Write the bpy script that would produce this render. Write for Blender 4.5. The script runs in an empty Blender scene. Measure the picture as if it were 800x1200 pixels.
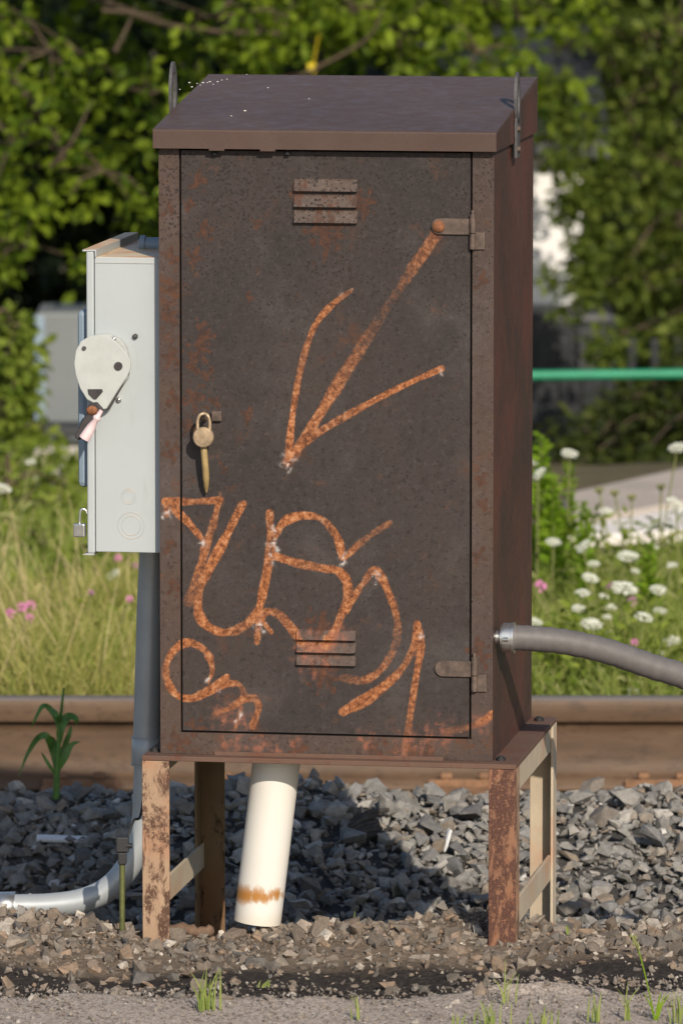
import bpy, bmesh, math, random
import numpy as np
from mathutils import Vector, Matrix

# ------------------------------------------------------------------ camera, world, sun, exposure
S = bpy.context.scene
C = S.collection
CAM = (0.0, -12.0, 2.2237); PITCH = 0.12; FPX = 7830.0
cd = bpy.data.cameras.new("camera"); cam = bpy.data.objects.new("camera", cd); C.objects.link(cam)
cam.location = CAM; cam.rotation_euler = (math.pi/2-PITCH, 0, 0)
cd.sensor_fit = 'VERTICAL'; cd.sensor_height = 36.0; cd.lens = FPX/1200*36.0
cd.clip_start = 0.5; cd.clip_end = 3000
cd.dof.use_dof = True; cd.dof.focus_distance = 12.25; cd.dof.aperture_fstop = 7.4
S.camera = cam
TH = 0.158                                   # how far the cabinet is turned
sr, sf, su = 0.76, 1.60, 1.0                  # direction to the sun seen from the cabinet: right, front, up
sun_dir = Vector((sr*math.cos(TH)-sf*math.sin(TH), -(sf*math.cos(TH)+sr*math.sin(TH)), su)).normalized()
w = bpy.data.worlds.new("World"); S.world = w; w.use_nodes = True
nt = w.node_tree; bg = nt.nodes['Background']
sky = nt.nodes.new('ShaderNodeTexSky'); sky.sky_type = 'NISHITA'; sky.sun_disc = False
sky.sun_elevation = math.asin(sun_dir.z); sky.sun_rotation = math.atan2(sun_dir.x, sun_dir.y)
nt.links.new(sky.outputs[0], bg.inputs[0]); bg.inputs[1].default_value = 0.115
sl = bpy.data.lights.new("sun", 'SUN'); so = bpy.data.objects.new("sun", sl); C.objects.link(so)
sl.energy = 4.4; sl.angle = math.radians(0.53); sl.color = (1.0, 0.90, 0.76)
so.rotation_euler = sun_dir.to_track_quat('Z', 'Y').to_euler(); so.location = (3, -8, 8)
S.view_settings.view_transform = 'Standard'; S.view_settings.look = 'None'
S.view_settings.exposure = 0.0; S.view_settings.gamma = 1.0
S.view_settings.use_curve_mapping = False

# ------------------------------------------------------------------ helpers
R = random.Random(7); NR = np.random.default_rng(11)
X0 = -0.0283                                  # world x of the cabinet's front centre
cT, sT = math.cos(TH), math.sin(TH)

def ray(px, py):
    Y = (py-600)/FPX
    return Vector(((px-400)/FPX, math.cos(PITCH)-math.sin(PITCH)*Y, -math.sin(PITCH)-math.cos(PITCH)*Y))
def at(px, py, Y):
    d = ray(px, py); t = (Y-CAM[1])/d.y
    return Vector(CAM)+d*t
def cab(px, py, ly):
    """point of the cabinet's own frame on the plane y = ly"""
    n = Vector((sT, cT, 0)); xx = Vector((cT, -sT, 0)); o = Vector((X0, 0, 0))
    d = ray(px, py); c = Vector(CAM); t = (ly-n.dot(c-o))/n.dot(d); P = c+d*t-o
    return Vector((xx.dot(P), ly, P.z))
def ppm(Y): return FPX/(Y+12.0)

def mesh_obj(name, verts, faces, mats, parent=None, midx=None, smooth=False):
    me = bpy.data.meshes.new(name)
    me.from_pydata([tuple(v) for v in verts], [], faces)
    for m in (mats if isinstance(mats, (list, tuple)) else [mats]): me.materials.append(m)
    if midx is not None: me.polygons.foreach_set('material_index', midx)
    if smooth: me.polygons.foreach_set('use_smooth', [True]*len(me.polygons))
    me.update()
    o = bpy.data.objects.new(name, me); C.objects.link(o)
    if parent: o.parent = parent
    return o

def np_mesh(name, V, F, mats, parent=None, midx=None, smooth=False):
    """V (n,3), F (m,k) arrays -> object, fast"""
    me = bpy.data.meshes.new(name); n, (m, k) = len(V), F.shape
    me.vertices.add(n); me.vertices.foreach_set('co', np.ascontiguousarray(V, dtype=np.float32).ravel())
    me.loops.add(m*k); me.loops.foreach_set('vertex_index', np.ascontiguousarray(F, dtype=np.int32).ravel())
    me.polygons.add(m); me.polygons.foreach_set('loop_start', np.arange(0, m*k, k, dtype=np.int32))
    for mm in (mats if isinstance(mats, (list, tuple)) else [mats]): me.materials.append(mm)
    if midx is not None: me.polygons.foreach_set('material_index', np.asarray(midx, dtype=np.int32))
    me.polygons.foreach_set('use_smooth', np.full(m, smooth))
    me.update(calc_edges=True); me.validate()
    o = bpy.data.objects.new(name, me); C.objects.link(o)
    if parent: o.parent = parent
    return o

class MB:
    """collects simple solids into one mesh"""
    def __init__(s): s.v = []; s.f = []; s.m = []; s.sm = []
    def add(s, v, f, mi=0, smooth=False):
        b = len(s.v); s.v += [tuple(p) for p in v]
        s.f += [tuple(i+b for i in q) for q in f]; s.m += [mi]*len(f); s.sm += [smooth]*len(f)
    def box(s, x0, x1, y0, y1, z0, z1, mi=0, bev=0.0, M=None):
        bm = bmesh.new(); bmesh.ops.create_cube(bm, size=1)
        for v in bm.verts:
            v.co = Vector(((x0+x1)/2+v.co.x*(x1-x0), (y0+y1)/2+v.co.y*(y1-y0), (z0+z1)/2+v.co.z*(z1-z0)))
        if bev > 0: bmesh.ops.bevel(bm, geom=bm.edges[:], offset=bev, segments=2, affect='EDGES', profile=0.5)
        s.bm(bm, mi, M)
    def bm(s, bm, mi=0, M=None, smooth=False):
        if M is not None: bm.transform(M)
        bm.verts.index_update()
        s.add([v.co[:] for v in bm.verts], [[v.index for v in f.verts] for f in bm.faces], mi, smooth); bm.free()
    def prism(s, pts, axis, a, b, mi=0, bev=0.0, M=None):
        """closed outline extruded from a to b along axis ('x','y','z')"""
        def mk(p, t): return {'x': (t, p[0], p[1]), 'y': (p[0], t, p[1]), 'z': (p[0], p[1], t)}[axis]
        bm = bmesh.new(); A = [bm.verts.new(mk(p, a)) for p in pts]; B = [bm.verts.new(mk(p, b)) for p in pts]
        n = len(pts); bm.faces.new(A); bm.faces.new(B[::-1])
        for i in range(n): bm.faces.new((A[i], B[i], B[(i+1) % n], A[(i+1) % n]))
        bmesh.ops.recalc_face_normals(bm, faces=bm.faces[:])
        if bev > 0:
            e = [e for e in bm.edges if e.is_manifold and len(e.link_faces) == 2 and e.calc_face_angle() > 0.6]
            bmesh.ops.bevel(bm, geom=e, offset=bev, segments=1, affect='EDGES')
        s.bm(bm, mi, M)
    def tube(s, path, rad, seg=12, mi=0, cap=True, flat=1.0):
        P = [Vector(p) for p in path]; n = len(P)
        rr = rad if isinstance(rad, (list, tuple)) else [rad]*n
        V = []; F = []; up = None
        for i in range(n):
            t = (P[min(i+1, n-1)]-P[max(i-1, 0)]).normalized()
            if up is None:
                a = Vector((0, 0, 1)) if abs(t.z) < .9 else Vector((1, 0, 0)); up = (a-t*a.dot(t)).normalized()
            else: up = (up-t*up.dot(t)).normalized()
            sd = t.cross(up)
            for k in range(seg):
                q = 2*math.pi*k/seg; V.append(P[i]+(up*math.cos(q)+sd*math.sin(q)*flat)*rr[i])
        for i in range(n-1):
            for k in range(seg):
                F.append((i*seg+k, i*seg+(k+1) % seg, (i+1)*seg+(k+1) % seg, (i+1)*seg+k))
        s.add(V, F, mi, True)
        if cap:
            s.add(V[:seg], [tuple(range(seg))[::-1]], mi); s.add(V[-seg:], [tuple(range(seg))], mi)
    def ball(s, c, r, mi=0, sub=2, sc=(1, 1, 1)):
        bm = bmesh.new(); bmesh.ops.create_icosphere(bm, subdivisions=sub, radius=r)
        s.bm(bm, mi, Matrix.Translation(c) @ Matrix.Diagonal((*sc, 1)), True)
    def build(s, name, mats, parent=None):
        o = mesh_obj(name, s.v, s.f, mats, parent, s.m)
        o.data.polygons.foreach_set('use_smooth', s.sm)
        bm = bmesh.new(); bm.from_mesh(o.data); bmesh.ops.recalc_face_normals(bm, faces=bm.faces[:]); bm.to_mesh(o.data); bm.free()
        return o

def bez(pts, n=8):
    """Catmull-Rom through the points"""
    P = [Vector(p) for p in pts]; P = [2*P[0]-P[1]]+P+[2*P[-1]-P[-2]]; out = []
    for i in range(1, len(P)-2):
        for k in range(n):
            t = k/n; a, b, c, d = P[i-1:i+3]
            out.append(.5*((2*b)+(c-a)*t+(2*a-5*b+4*c-d)*t*t+(3*b-a-3*c+d)*t**3))
    return out+[P[-2]]

def empty(name, loc=(0, 0, 0), rz=0.0):
    o = bpy.data.objects.new(name, None); C.objects.link(o); o.location = loc; o.rotation_euler = (0, 0, rz)
    o.empty_display_size = 0.1; return o
def tag(o, label=None, cat=None, group=None, kind=None):
    if label: o['label'] = label
    if cat: o['category'] = cat
    if group: o['group'] = group
    if kind: o['kind'] = kind
    return o

# ------------------------------------------------------------------ materials
class NT:
    def __init__(s, name):
        s.m = bpy.data.materials.new(name); s.m.use_nodes = True; s.t = s.m.node_tree
        s.b = s.t.nodes['Principled BSDF']; s.out = s.t.nodes['Material Output']
    def n(s, t, **k):
        o = s.t.nodes.new(t)
        for a, b in k.items(): setattr(o, a, b)
        return o
    def l(s, a, b): s.t.links.new(a, b)
    def coord(s, sc=None, kind='Object'):
        c = s.n('ShaderNodeTexCoord'); o = c.outputs[kind]
        if sc:
            m = s.n('ShaderNodeMapping'); m.inputs['Scale'].default_value = sc; s.l(o, m.inputs[0]); o = m.outputs[0]
        return o
    def noise(s, scale, detail=4, rough=.6, vec=None, dist=0.0):
        t = s.n('ShaderNodeTexNoise'); t.inputs['Scale'].default_value = scale; t.inputs['Detail'].default_value = detail
        t.inputs['Roughness'].default_value = rough; t.inputs['Distortion'].default_value = dist
        if vec is not None: s.l(vec, t.inputs['Vector'])
        return t.outputs['Fac']
    def ramp(s, fac, stops, interp='LINEAR'):
        r = s.n('ShaderNodeValToRGB'); r.color_ramp.interpolation = interp; e = r.color_ramp.elements
        while len(e) < len(stops): e.new(.5)
        for i, (p, c) in enumerate(stops):
            e[i].position = p; e[i].color = (*c, 1) if len(c) == 3 else c
        s.l(fac, r.inputs[0]); return r.outputs[0]
    def fr(s, fac, a, b):
        """smooth 0..1 between a and b"""
        m = s.n('ShaderNodeMapRange'); m.interpolation_type = 'SMOOTHSTEP'
        m.inputs[1].default_value = a; m.inputs[2].default_value = b; s.l(fac, m.inputs[0]); return m.outputs[0]
    def math(s, op, a, b=None, clamp=False):
        m = s.n('ShaderNodeMath', operation=op); m.use_clamp = clamp
        for i, q in enumerate((a, b)):
            if q is None: continue
            if isinstance(q, (int, float)): m.inputs[i].default_value = q
            else: s.l(q, m.inputs[i])
        return m.outputs[0]
    def mix(s, fac, a, b, mode='MIX'):
        m = s.n('ShaderNodeMix'); m.data_type = 'RGBA'; m.blend_type = mode
        for i, q in ((0, fac), (6, a), (7, b)):
            if isinstance(q, (int, float)): m.inputs[i].default_value = q
            elif isinstance(q, tuple): m.inputs[i].default_value = (*q, 1)
            else: s.l(q, m.inputs[i])
        return m.outputs[2]
    def attr(s, name): return s.n('ShaderNodeAttribute', attribute_name=name).outputs['Fac']
    def island(s): return s.n('ShaderNodeNewGeometry').outputs['Random Per Island']
    def xyz(s, vec):
        q = s.n('ShaderNodeSeparateXYZ'); s.l(vec, q.inputs[0]); return q.outputs
    def col(s, c):
        if isinstance(c, tuple): s.b.inputs['Base Color'].default_value = (*c, 1)
        else: s.l(c, s.b.inputs['Base Color'])
    def set(s, rough=.6, metal=0.0, spec=.5):
        if isinstance(rough, (int, float)): s.b.inputs['Roughness'].default_value = rough
        else: s.l(rough, s.b.inputs['Roughness'])
        if isinstance(metal, (int, float)): s.b.inputs['Metallic'].default_value = metal
        else: s.l(metal, s.b.inputs['Metallic'])
        s.b.inputs['Specular IOR Level'].default_value = spec; return s
    def bump(s, h, strength=.3, dist=.002):
        b = s.n('ShaderNodeBump'); b.inputs['Strength'].default_value = strength; b.inputs['Distance'].default_value = dist
        s.l(h, b.inputs['Height']); s.l(b.outputs[0], s.b.inputs['Normal'])
    def transl(s, colour, fac=.35):
        tr = s.n('ShaderNodeBsdfTranslucent'); mx = s.n('ShaderNodeMixShader'); mx.inputs[0].default_value = fac
        if isinstance(colour, tuple): tr.inputs[0].default_value = (*colour, 1)
        else: s.l(colour, tr.inputs[0])
        s.l(s.b.outputs[0], mx.inputs[1]); s.l(tr.outputs[0], mx.inputs[2]); s.l(mx.outputs[0], s.out.inputs[0])

def m_simple(name, c, rough=.6, metal=0.0, var=.18, scale=30, spec=.5, bump=.1):
    t = NT(name); v = t.coord(); f = t.noise(scale, 5, .65, v)
    lo = tuple(x*(1-var) for x in c); hi = tuple(min(1, x*(1+var)) for x in c)
    t.col(t.ramp(f, [(.3, lo), (.7, hi)])); t.set(rough, metal, spec)
    if bump: t.bump(t.noise(scale*5, 3, .6, v), bump, .001)
    return t.m

def m_cabinet(name, base, warm, paint=True, speck=.8, gloss=.55, rust=1.0):
    t = NT(name); v = t.coord(); z = t.xyz(v)[2]
    big = t.noise(3.4, 6, .62, v, .4); fine = t.noise(150, 3, .75, v); mid = t.noise(30, 6, .7, v); tex = t.noise(75, 4, .72, v)
    sc = lambda k: tuple(x*k for x in base)
    c = t.mix(t.fr(big, .34, .66), base, warm)
    # mottle at several sizes
    c = t.mix(t.math('MULTIPLY', t.fr(mid, .38, .60), .55*speck), c, sc(1.45))
    c = t.mix(t.math('MULTIPLY', t.fr(tex, .50, .70), .75*speck), c, sc(.48))
    c = t.mix(t.math('MULTIPLY', t.fr(t.noise(95, 3, .7, v), .53, .68), .70*speck), c, sc(2.0))
    # pale dusty bloom and faint vertical washing
    c = t.mix(t.math('MULTIPLY', t.fr(t.noise(5, 5, .6, v), .50, .74), .30*speck), c, (.17, .150, .145))
    c = t.mix(t.math('MULTIPLY', t.fr(t.noise(14, 4, .6, t.coord((5.0, 5.0, .5))), .46, .8), .45*speck), c, sc(1.5))
    # dark pits, thicker towards the top of the door
    sp = t.n('ShaderNodeTexVoronoi'); sp.inputs['Scale'].default_value = 170; t.l(v, sp.inputs[0])
    top = t.fr(z, .95, 1.40)
    thr = t.math('ADD', t.math('MULTIPLY', top, .20), t.math('MULTIPLY', t.fr(mid, .36, .70), .34))
    pit = t.math('MULTIPLY', t.math('LESS_THAN', sp.outputs[0], thr), t.fr(fine, .36, .54))
    c = t.mix(t.math('MULTIPLY', pit, speck), c, (.020, .014, .012))
    c = t.mix(t.math('MULTIPLY', t.fr(fine, .54, .72), .6*speck), c, sc(.45))
    # rust freckles and patches
    rf = t.math('MULTIPLY', t.fr(t.noise(8, 7, .75, v, .6), .56, .66), t.fr(tex, .36, .56))
    c = t.mix(t.math('MULTIPLY', rf, .8*rust), c, (.105, .044, .022))
    rf2 = t.math('MULTIPLY', t.fr(t.noise(22, 6, .75, v, .3), .60, .68), t.fr(fine, .36, .6))
    c = t.mix(t.math('MULTIPLY', rf2, .6*rust), c, (.16, .065, .030))
    # runs of rust from the seams
    if paint:
        rs = t.attr('rusty')
        ra = t.math('MULTIPLY', t.fr(t.math('ADD', rs, t.math('MULTIPLY', t.noise(38, 6, .75, v), .9)), .72, .95), t.math('MULTIPLY', t.fr(rs, .04, .3), t.fr(fine, .30, .55)))
        c = t.mix(t.math('MULTIPLY', ra, .85), c, t.mix(t.fr(tex, .4, .6), (.045, .021, .014), (.095, .040, .022)))
        cov = t.attr('paint'); wht = t.attr('chalk'); fade = t.attr('faint')
        brk = t.math('ADD', t.math('MULTIPLY', t.noise(120, 3, .8, v), .95), t.math('ADD', t.math('MULTIPLY', t.noise(45, 4, .7, v), .35), t.math('MULTIPLY', t.math('SUBTRACT', t.noise(11, 3, .6, v), .5), .5)))
        oc = t.ramp(t.noise(95, 4, .75, v), [(.34, (.075, .026, .012)), (.46, (.24, .080, .028)), (.57, (.43, .165, .062)), (.71, (.52, .32, .19))])
        a = t.math('MULTIPLY', t.fr(t.math('SUBTRACT', t.math('MULTIPLY', cov, 1.25), brk), -.30, .26), t.math('POWER', cov, .8), True)
        c = t.mix(t.math('MULTIPLY', a, .96), c, oc)
        c = t.mix(t.math('MULTIPLY', fade, t.fr(t.noise(60, 4, .7, v), .38, .62)), c, (.26, .10, .06))
        c = t.mix(t.math('MULTIPLY', t.math('POWER', wht, 1.6), t.math('MULTIPLY', t.fr(t.noise(75, 5, .75, v), .42, .58), .9)), c, (.60, .53, .50))
    t.col(c); t.set(t.ramp(mid, [(.3, (gloss-.1,)*3), (.7, (gloss+.15,)*3)]), 0, .26)
    t.bump(t.math('ADD', t.math('MULTIPLY', fine, .6), mid), .22, .0012)
    return t.m

M = {}
M['door'] = m_cabinet('door_steel', (.0345, .0280, .0270), (.050, .0365, .0325), rust=.6)
M['frame'] = m_cabinet('frame_steel', (.056, .040, .035), (.084, .054, .041), rust=1.0)
M['side'] = m_cabinet('side_steel', (.050, .030, .025), (.105, .040, .029), False, .15, .5, .6)
M['louver'] = m_cabinet('louver_steel', (.072, .053, .045), (.10, .066, .051), True, 1.0, .5, 1.3)
M['roof'] = m_cabinet('roof_steel', (.080, .051, .042), (.096, .062, .051), False, .10, .5, .15)
M['fit'] = m_simple('fitting_steel', (.095, .066, .052), .6, 0, .5, 60)
M['rustnut'] = m_simple('rusty_bolt', (.22, .085, .035), .8, 0, .5, 90)
M['black'] = m_simple('dark_void', (.012, .012, .013), .8)
M['dropping'] = m_simple('white_spatter', (.7, .68, .62), .8)
M['brass'] = m_simple('worn_brass', (.42, .31, .20), .42, .35, .35, 60)
M['ochre'] = m_simple('ochre_handle', (.33, .235, .10), .55, 0, .25, 50)
M['zinc'] = m_simple('zinc_plated', (.62, .62, .60), .3, .9, .15, 60)
M['lug'] = m_simple('lug_steel', (.085, .080, .082), .5, .2, .3, 60)

def m_leg(name, tan, rust, amt):
    t = NT(name); v = t.coord(); z = t.xyz(v)
    a = t.noise(24, 8, .75, t.coord((1.5, 1.5, .60)), .5); f = t.noise(150, 3, .7, v)
    c = t.ramp(t.noise(9, 5, .6, v), [(.3, tuple(x*.78 for x in tan)), (.7, tan)])
    c = t.mix(t.fr(t.noise(6, 5, .6, v), .5, .66), c, (tan[0]*.92, tan[1]*.70, tan[2]*.62))
    rm = t.math('MULTIPLY', t.fr(a, amt, amt+.10), t.fr(f, .30, .5))
    c = t.mix(rm, c, t.mix(t.fr(f, .4, .7), (rust[0]*.5, rust[1]*.45, rust[2]*.5), rust))
    t.col(c); t.set(.75, 0, .3); t.bump(t.math('ADD', a, t.math('MULTIPLY', f, .5)), .3, .002); return t.m
M['leg_tan'] = m_leg('leg_tan_paint', (.41, .275, .18), (.135, .072, .046), .47)
M['leg_rust'] = m_leg('leg_heavy_rust', (.28, .140, .082), (.125, .060, .042), .40)
M['leg_back'] = m_leg('leg_shade_dark_paint', (.22, .145, .075), (.04, .025, .017), .54)  # back left leg's paint darkened to deepen the shade under the plate
M['leg_pale'] = m_leg('leg_pale_paint', (.52, .43, .32), (.25, .13, .07), .66)
M['plate'] = m_leg('plate_brown', (.145, .085, .062), (.19, .075, .045), .54)

def m_switch():
    t = NT('grey_switch_paint'); v = t.coord(); x = t.xyz(v)
    c = t.ramp(t.noise(5, 5, .6, v), [(.3, (.39, .425, .44)), (.7, (.43, .465, .475))])
    g = t.noise(40, 4, .7, t.coord((1, 1, .25)))
    c = t.mix(t.math('MULTIPLY', t.fr(g, .56, .75), .3), c, (.36, .36, .33))
    nrm = t.n('ShaderNodeNewGeometry').outputs['Normal']; nz = t.xyz(nrm)[2]
    # the horizontal tops have rusted where rain stands on them
    up = t.fr(nz, .35, .75); r = t.fr(t.noise(16, 5, .65, v), .36, .60)
    rust = t.mix(r, (.74, .58, .36), (.66, .34, .13))
    c = t.mix(t.math('MULTIPLY', up, .93), c, rust)
    t.col(c); t.set(.45, 0, .45); t.bump(t.noise(300, 2, .5, v), .06, .0005); return t.m
M['switch'] = m_switch()
M['cover'] = m_simple('blue_shade_paint', (.24, .31, .38), .45, 0, .08, 12, .45, .03)  # grey paint tinted darker and bluer for the shaded, sky-lit cover bulge
M['cream'] = m_simple('cream_plate', (.45, .47, .45), .5, 0, .08, 25, .4, .04)
M['pink'] = m_simple('faded_red_sleeve', (.72, .55, .56), .55, 0, .12, 40)
M['dark_grip'] = m_simple('dark_grip', (.045, .038, .040), .6, 0, .4, 80)
M['conduit'] = m_simple('grey_conduit', (.40, .425, .44), .40, .25, .10, 12, .5, .05)
M['hose'] = m_simple('grey_rubber_hose', (.125, .115, .112), .55, 0, .12, 60, .4, .12)
M['rod'] = m_simple('green_copper_rod', (.13, .14, .05), .5, .35, .35, 40)
M['wire'] = m_simple('black_wire', (.02, .02, .022), .6)

def m_pvc():
    t = NT('cream_pvc'); v = t.coord(); z = t.xyz(v)[2]
    c = t.ramp(t.noise(6, 4, .5, v), [(.3, (.69, .66, .60)), (.7, (.76, .73, .68))])
    band = t.math('MULTIPLY', t.fr(z, .026, .052), t.math('SUBTRACT', 1.0, t.fr(z, .056, .090)))
    st = t.math('SUBTRACT', t.noise(48, 6, .75, t.coord((1, 1, .45))), t.math('MULTIPLY', t.xyz(v)[0], 2.6))
    a = t.math('MULTIPLY', t.fr(t.math('ADD', st, t.math('MULTIPLY', band, .42)), .68, .90), band)
    c = t.mix(a, c, (.42, .19, .045))
    foot = t.math('SUBTRACT', 1.0, t.fr(z, .0, .035))
    c = t.mix(t.math('MULTIPLY', foot, .35), c, (.52, .42, .28))
    c = t.mix(t.math('MULTIPLY', t.fr(t.noise(30, 5, .7, t.coord((1.5, 1.5, .2))), .6, .72), .18), c, (.45, .40, .33))
    t.col(c); t.set(.4, 0, .45); return t.m
M['pvc'] = m_pvc()

def m_rail():
    t = NT('rail_rust'); v = t.coord(); z = t.xyz(v)[2]
    c = t.ramp(t.noise(7, 6, .65, t.coord((.35, 1, 2.5))), [(.28, (.070, .041, .024)), (.5, (.112, .068, .040)), (.72, (.160, .100, .060))])
    c = t.mix(t.math('MULTIPLY', t.fr(t.noise(40, 6, .75, t.coord((.5, 1, 1.2))), .50, .64), .55), c, (.055, .032, .020))
    # polished running surface, streaked lengthwise
    nrm = t.n('ShaderNodeNewGeometry').outputs['Normal']; up = t.fr(t.xyz(nrm)[2], .45, .8)
    hd = t.math('MULTIPLY', up, t.fr(z, .18, .19))
    st = t.noise(60, 4, .6, t.coord((.02, 2.2, 1)))
    c = t.mix(hd, c, t.ramp(st, [(.35, (.10, .085, .075)), (.5, (.19, .165, .15)), (.65, (.12, .10, .09))]))
    t.col(c); t.set(.62, 0, .4); t.bump(t.noise(90, 4, .7, v), .15, .001); return t.m
M['rail'] = m_rail()
M['tieplate'] = m_simple('tie_plate_rust', (.22, .118, .062), .8, 0, .35, 25)

def m_stone(name, stops, rough=.85, sc=70):
    t = NT(name); i = t.island(); v = t.coord()
    c = t.ramp(i, stops); f = t.noise(sc, 5, .7, v)
    c = t.mix(t.fr(f, .3, .7), t.mix(.5, c, (.06, .055, .05)), c)
    t.col(c); t.set(rough, 0, .3); t.bump(f, .5, .004); return t.m
M['ballast'] = m_stone('ballast_stone', [(0, (.16, .155, .15)), (.2, (.30, .285, .26)), (.45, (.23, .225, .22)), (.62, (.35, .32, .28)),
    (.78, (.26, .205, .155)), (.88, (.17, .165, .16)), (.94, (.40, .37, .33)), (.985, (.50, .47, .43)), (1, (.75, .72, .68))])
M['gravel'] = m_stone('tan_gravel', [(0, (.13, .11, .09)), (.22, (.26, .20, .15)), (.45, (.14, .13, .12)), (.62, (.34, .235, .16)),
    (.76, (.20, .175, .145)), (.92, (.38, .31, .25)), (1, (.62, .56, .48))], sc=120)

def m_ground():
    t = NT('ground_soil'); v = t.coord(None, 'Object'); p = t.xyz(v); y = p[1]
    n = t.noise(14, 7, .7, v); n2 = t.noise(90, 4, .7, v)
    yy = t.math('ADD', y, t.math('MULTIPLY', t.math('SUBTRACT', n, .5), .16))
    tan = t.ramp(n2, [(.3, (.10, .078, .058)), (.6, (.20, .155, .115)), (.8, (.30, .24, .19))])
    cinder = t.ramp(n2, [(.35, (.022, .019, .017)), (.6, (.055, .046, .040)), (.8, (.13, .11, .095))])
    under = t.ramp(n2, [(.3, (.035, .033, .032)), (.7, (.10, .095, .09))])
    soil = t.ramp(n, [(.3, (.10, .085, .05)), (.7, (.17, .14, .085))])
    c = t.mix(t.fr(yy, -.28, -.19), cinder, tan)
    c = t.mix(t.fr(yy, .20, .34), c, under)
    c = t.mix(t.fr(yy, 3.7, 4.0), c, soil)
    t.col(c); t.set(.95, 0, .1); t.bump(t.math('ADD', n2, n), .6, .006); return t.m
M['ground'] = m_ground()
def m_asphalt():
    t = NT('worn_asphalt'); v = t.coord()
    n = t.noise(170, 3, .75, v); n3 = t.noise(60, 5, .7, v)
    c = t.ramp(n, [(.34, (.17, .145, .125)), (.5, (.40, .335, .285)), (.66, (.60, .51, .44))])
    c = t.mix(t.math('MULTIPLY', t.fr(n3, .52, .66), .75), c, (.12, .10, .088))
    t.col(c); t.set(.9, 0, .2); t.bump(n, .6, .004); return t.m
M['asphalt'] = m_asphalt()
M['grit'] = m_stone('loose_grit', [(0, (.20, .165, .14)), (.4, (.33, .275, .23)), (.8, (.26, .23, .20)), (1, (.5, .45, .4))], sc=150)
M['concrete'] = m_simple('pale_concrete', (.80, .74, .68), .9, 0, .1, 5)
M['concrete_b'] = m_simple('brown_grey_paving', (.46, .39, .33), .9, 0, .15, 5)

def m_leaf(name, lo, hi, tr=.3, dead=None):
    t = NT(name); i = t.island()
    st = [(0, lo), (.55, tuple((a+b)/2 for a, b in zip(lo, hi))), (.93 if dead else 1, hi)]
    if dead: st.append((1, dead))
    c = t.ramp(i, st); t.col(c); t.set(.55, 0, .18)
    t.transl(t.mix(1.0, c, (1.2, 1.25, .35), 'MULTIPLY'), tr); return t.m
M['leaf_a'] = m_leaf('broad_leaf', (.045, .085, .006), (.20, .27, .018))
M['leaf_b'] = m_leaf('tree_leaf', (.045, .075, .010), (.15, .185, .030))
M['leaf_c'] = m_leaf('bush_leaf', (.09, .14, .014), (.24, .29, .045))
M['leaf_d'] = m_leaf('shade_dark_shrub_leaf', (.018, .030, .005), (.065, .080, .013), .2)  # shrub leaves coloured darker in place of shade falling on them
M['leaf_far'] = m_leaf('gap_shade_leaf', (.010, .018, .006), (.026, .040, .011), .1)  # near black leaf colour stands in for the shade between the trees
M['bark'] = m_simple('bark', (.085, .058, .036), .9, 0, .3, 25)
M['meadow_l'] = m_leaf('dry_meadow_grass', (.19, .24, .045), (.50, .44, .16), .35, (.62, .54, .28))
M['meadow_r'] = m_leaf('green_meadow_grass', (.15, .22, .035), (.38, .40, .12), .35, (.60, .54, .3))
M['green'] = m_leaf('fresh_green', (.14, .25, .015), (.30, .42, .04), .4)
M['tuft'] = m_leaf('pale_tuft_grass', (.16, .23, .05), (.34, .38, .12), .35)
M['corn'] = m_simple('seedling_green', (.085, .19, .028), .5, 0, .3, 40)
M['stalk'] = m_simple('stalk', (.20, .21, .07), .8, 0, .2, 40)
M['straw'] = m_simple('straw', (.42, .34, .17), .8, 0, .2, 40)
M['petal'] = m_simple('white_umbel', (.70, .71, .60), .8, 0, .16, 90)
M['pinkpet'] = m_simple('pink_petal', (.62, .22, .42), .7, 0, .25, 60)
M['purple'] = m_simple('dull_purple_petal', (.36, .16, .28), .7, 0, .25, 60)
M['umbelgreen'] = m_simple('green_seed_head', (.24, .25, .08), .8, 0, .2, 60)
M['yellow'] = m_simple('yellow_leaf', (.75, .58, .03), .6, 0, .15, 40)
M['wood'] = m_simple('dark_wet_wood', (.055, .048, .044), .85, 0, .5, 60, .3, .5)
M['drift'] = m_simple('brown_wood', (.15, .095, .065), .85, 0, .4, 50, .3, .5)
M['white'] = m_simple('white_plastic', (.72, .72, .72), .5, 0, .06, 30)
M['whitewall'] = m_simple('white_wall', (.80, .78, .76), .8, 0, .05, 3)
M['greypanel'] = m_simple('grey_panel', (.17, .185, .19), .6, 0, .08, 4)
M['greenpipe'] = m_simple('green_pipe', (.020, .25, .13), .45, 0, .12, 6)
M['darkmetal'] = m_simple('dark_metal', (.016, .018, .022), .45, 0, .25, 4)
M['darkpanel'] = m_simple('dark_grey_panel', (.035, .037, .040), .6, 0, .2, 4)
M['rubble'] = m_simple('pale_rubble', (.42, .39, .36), .9, 0, .25, 8)

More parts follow.
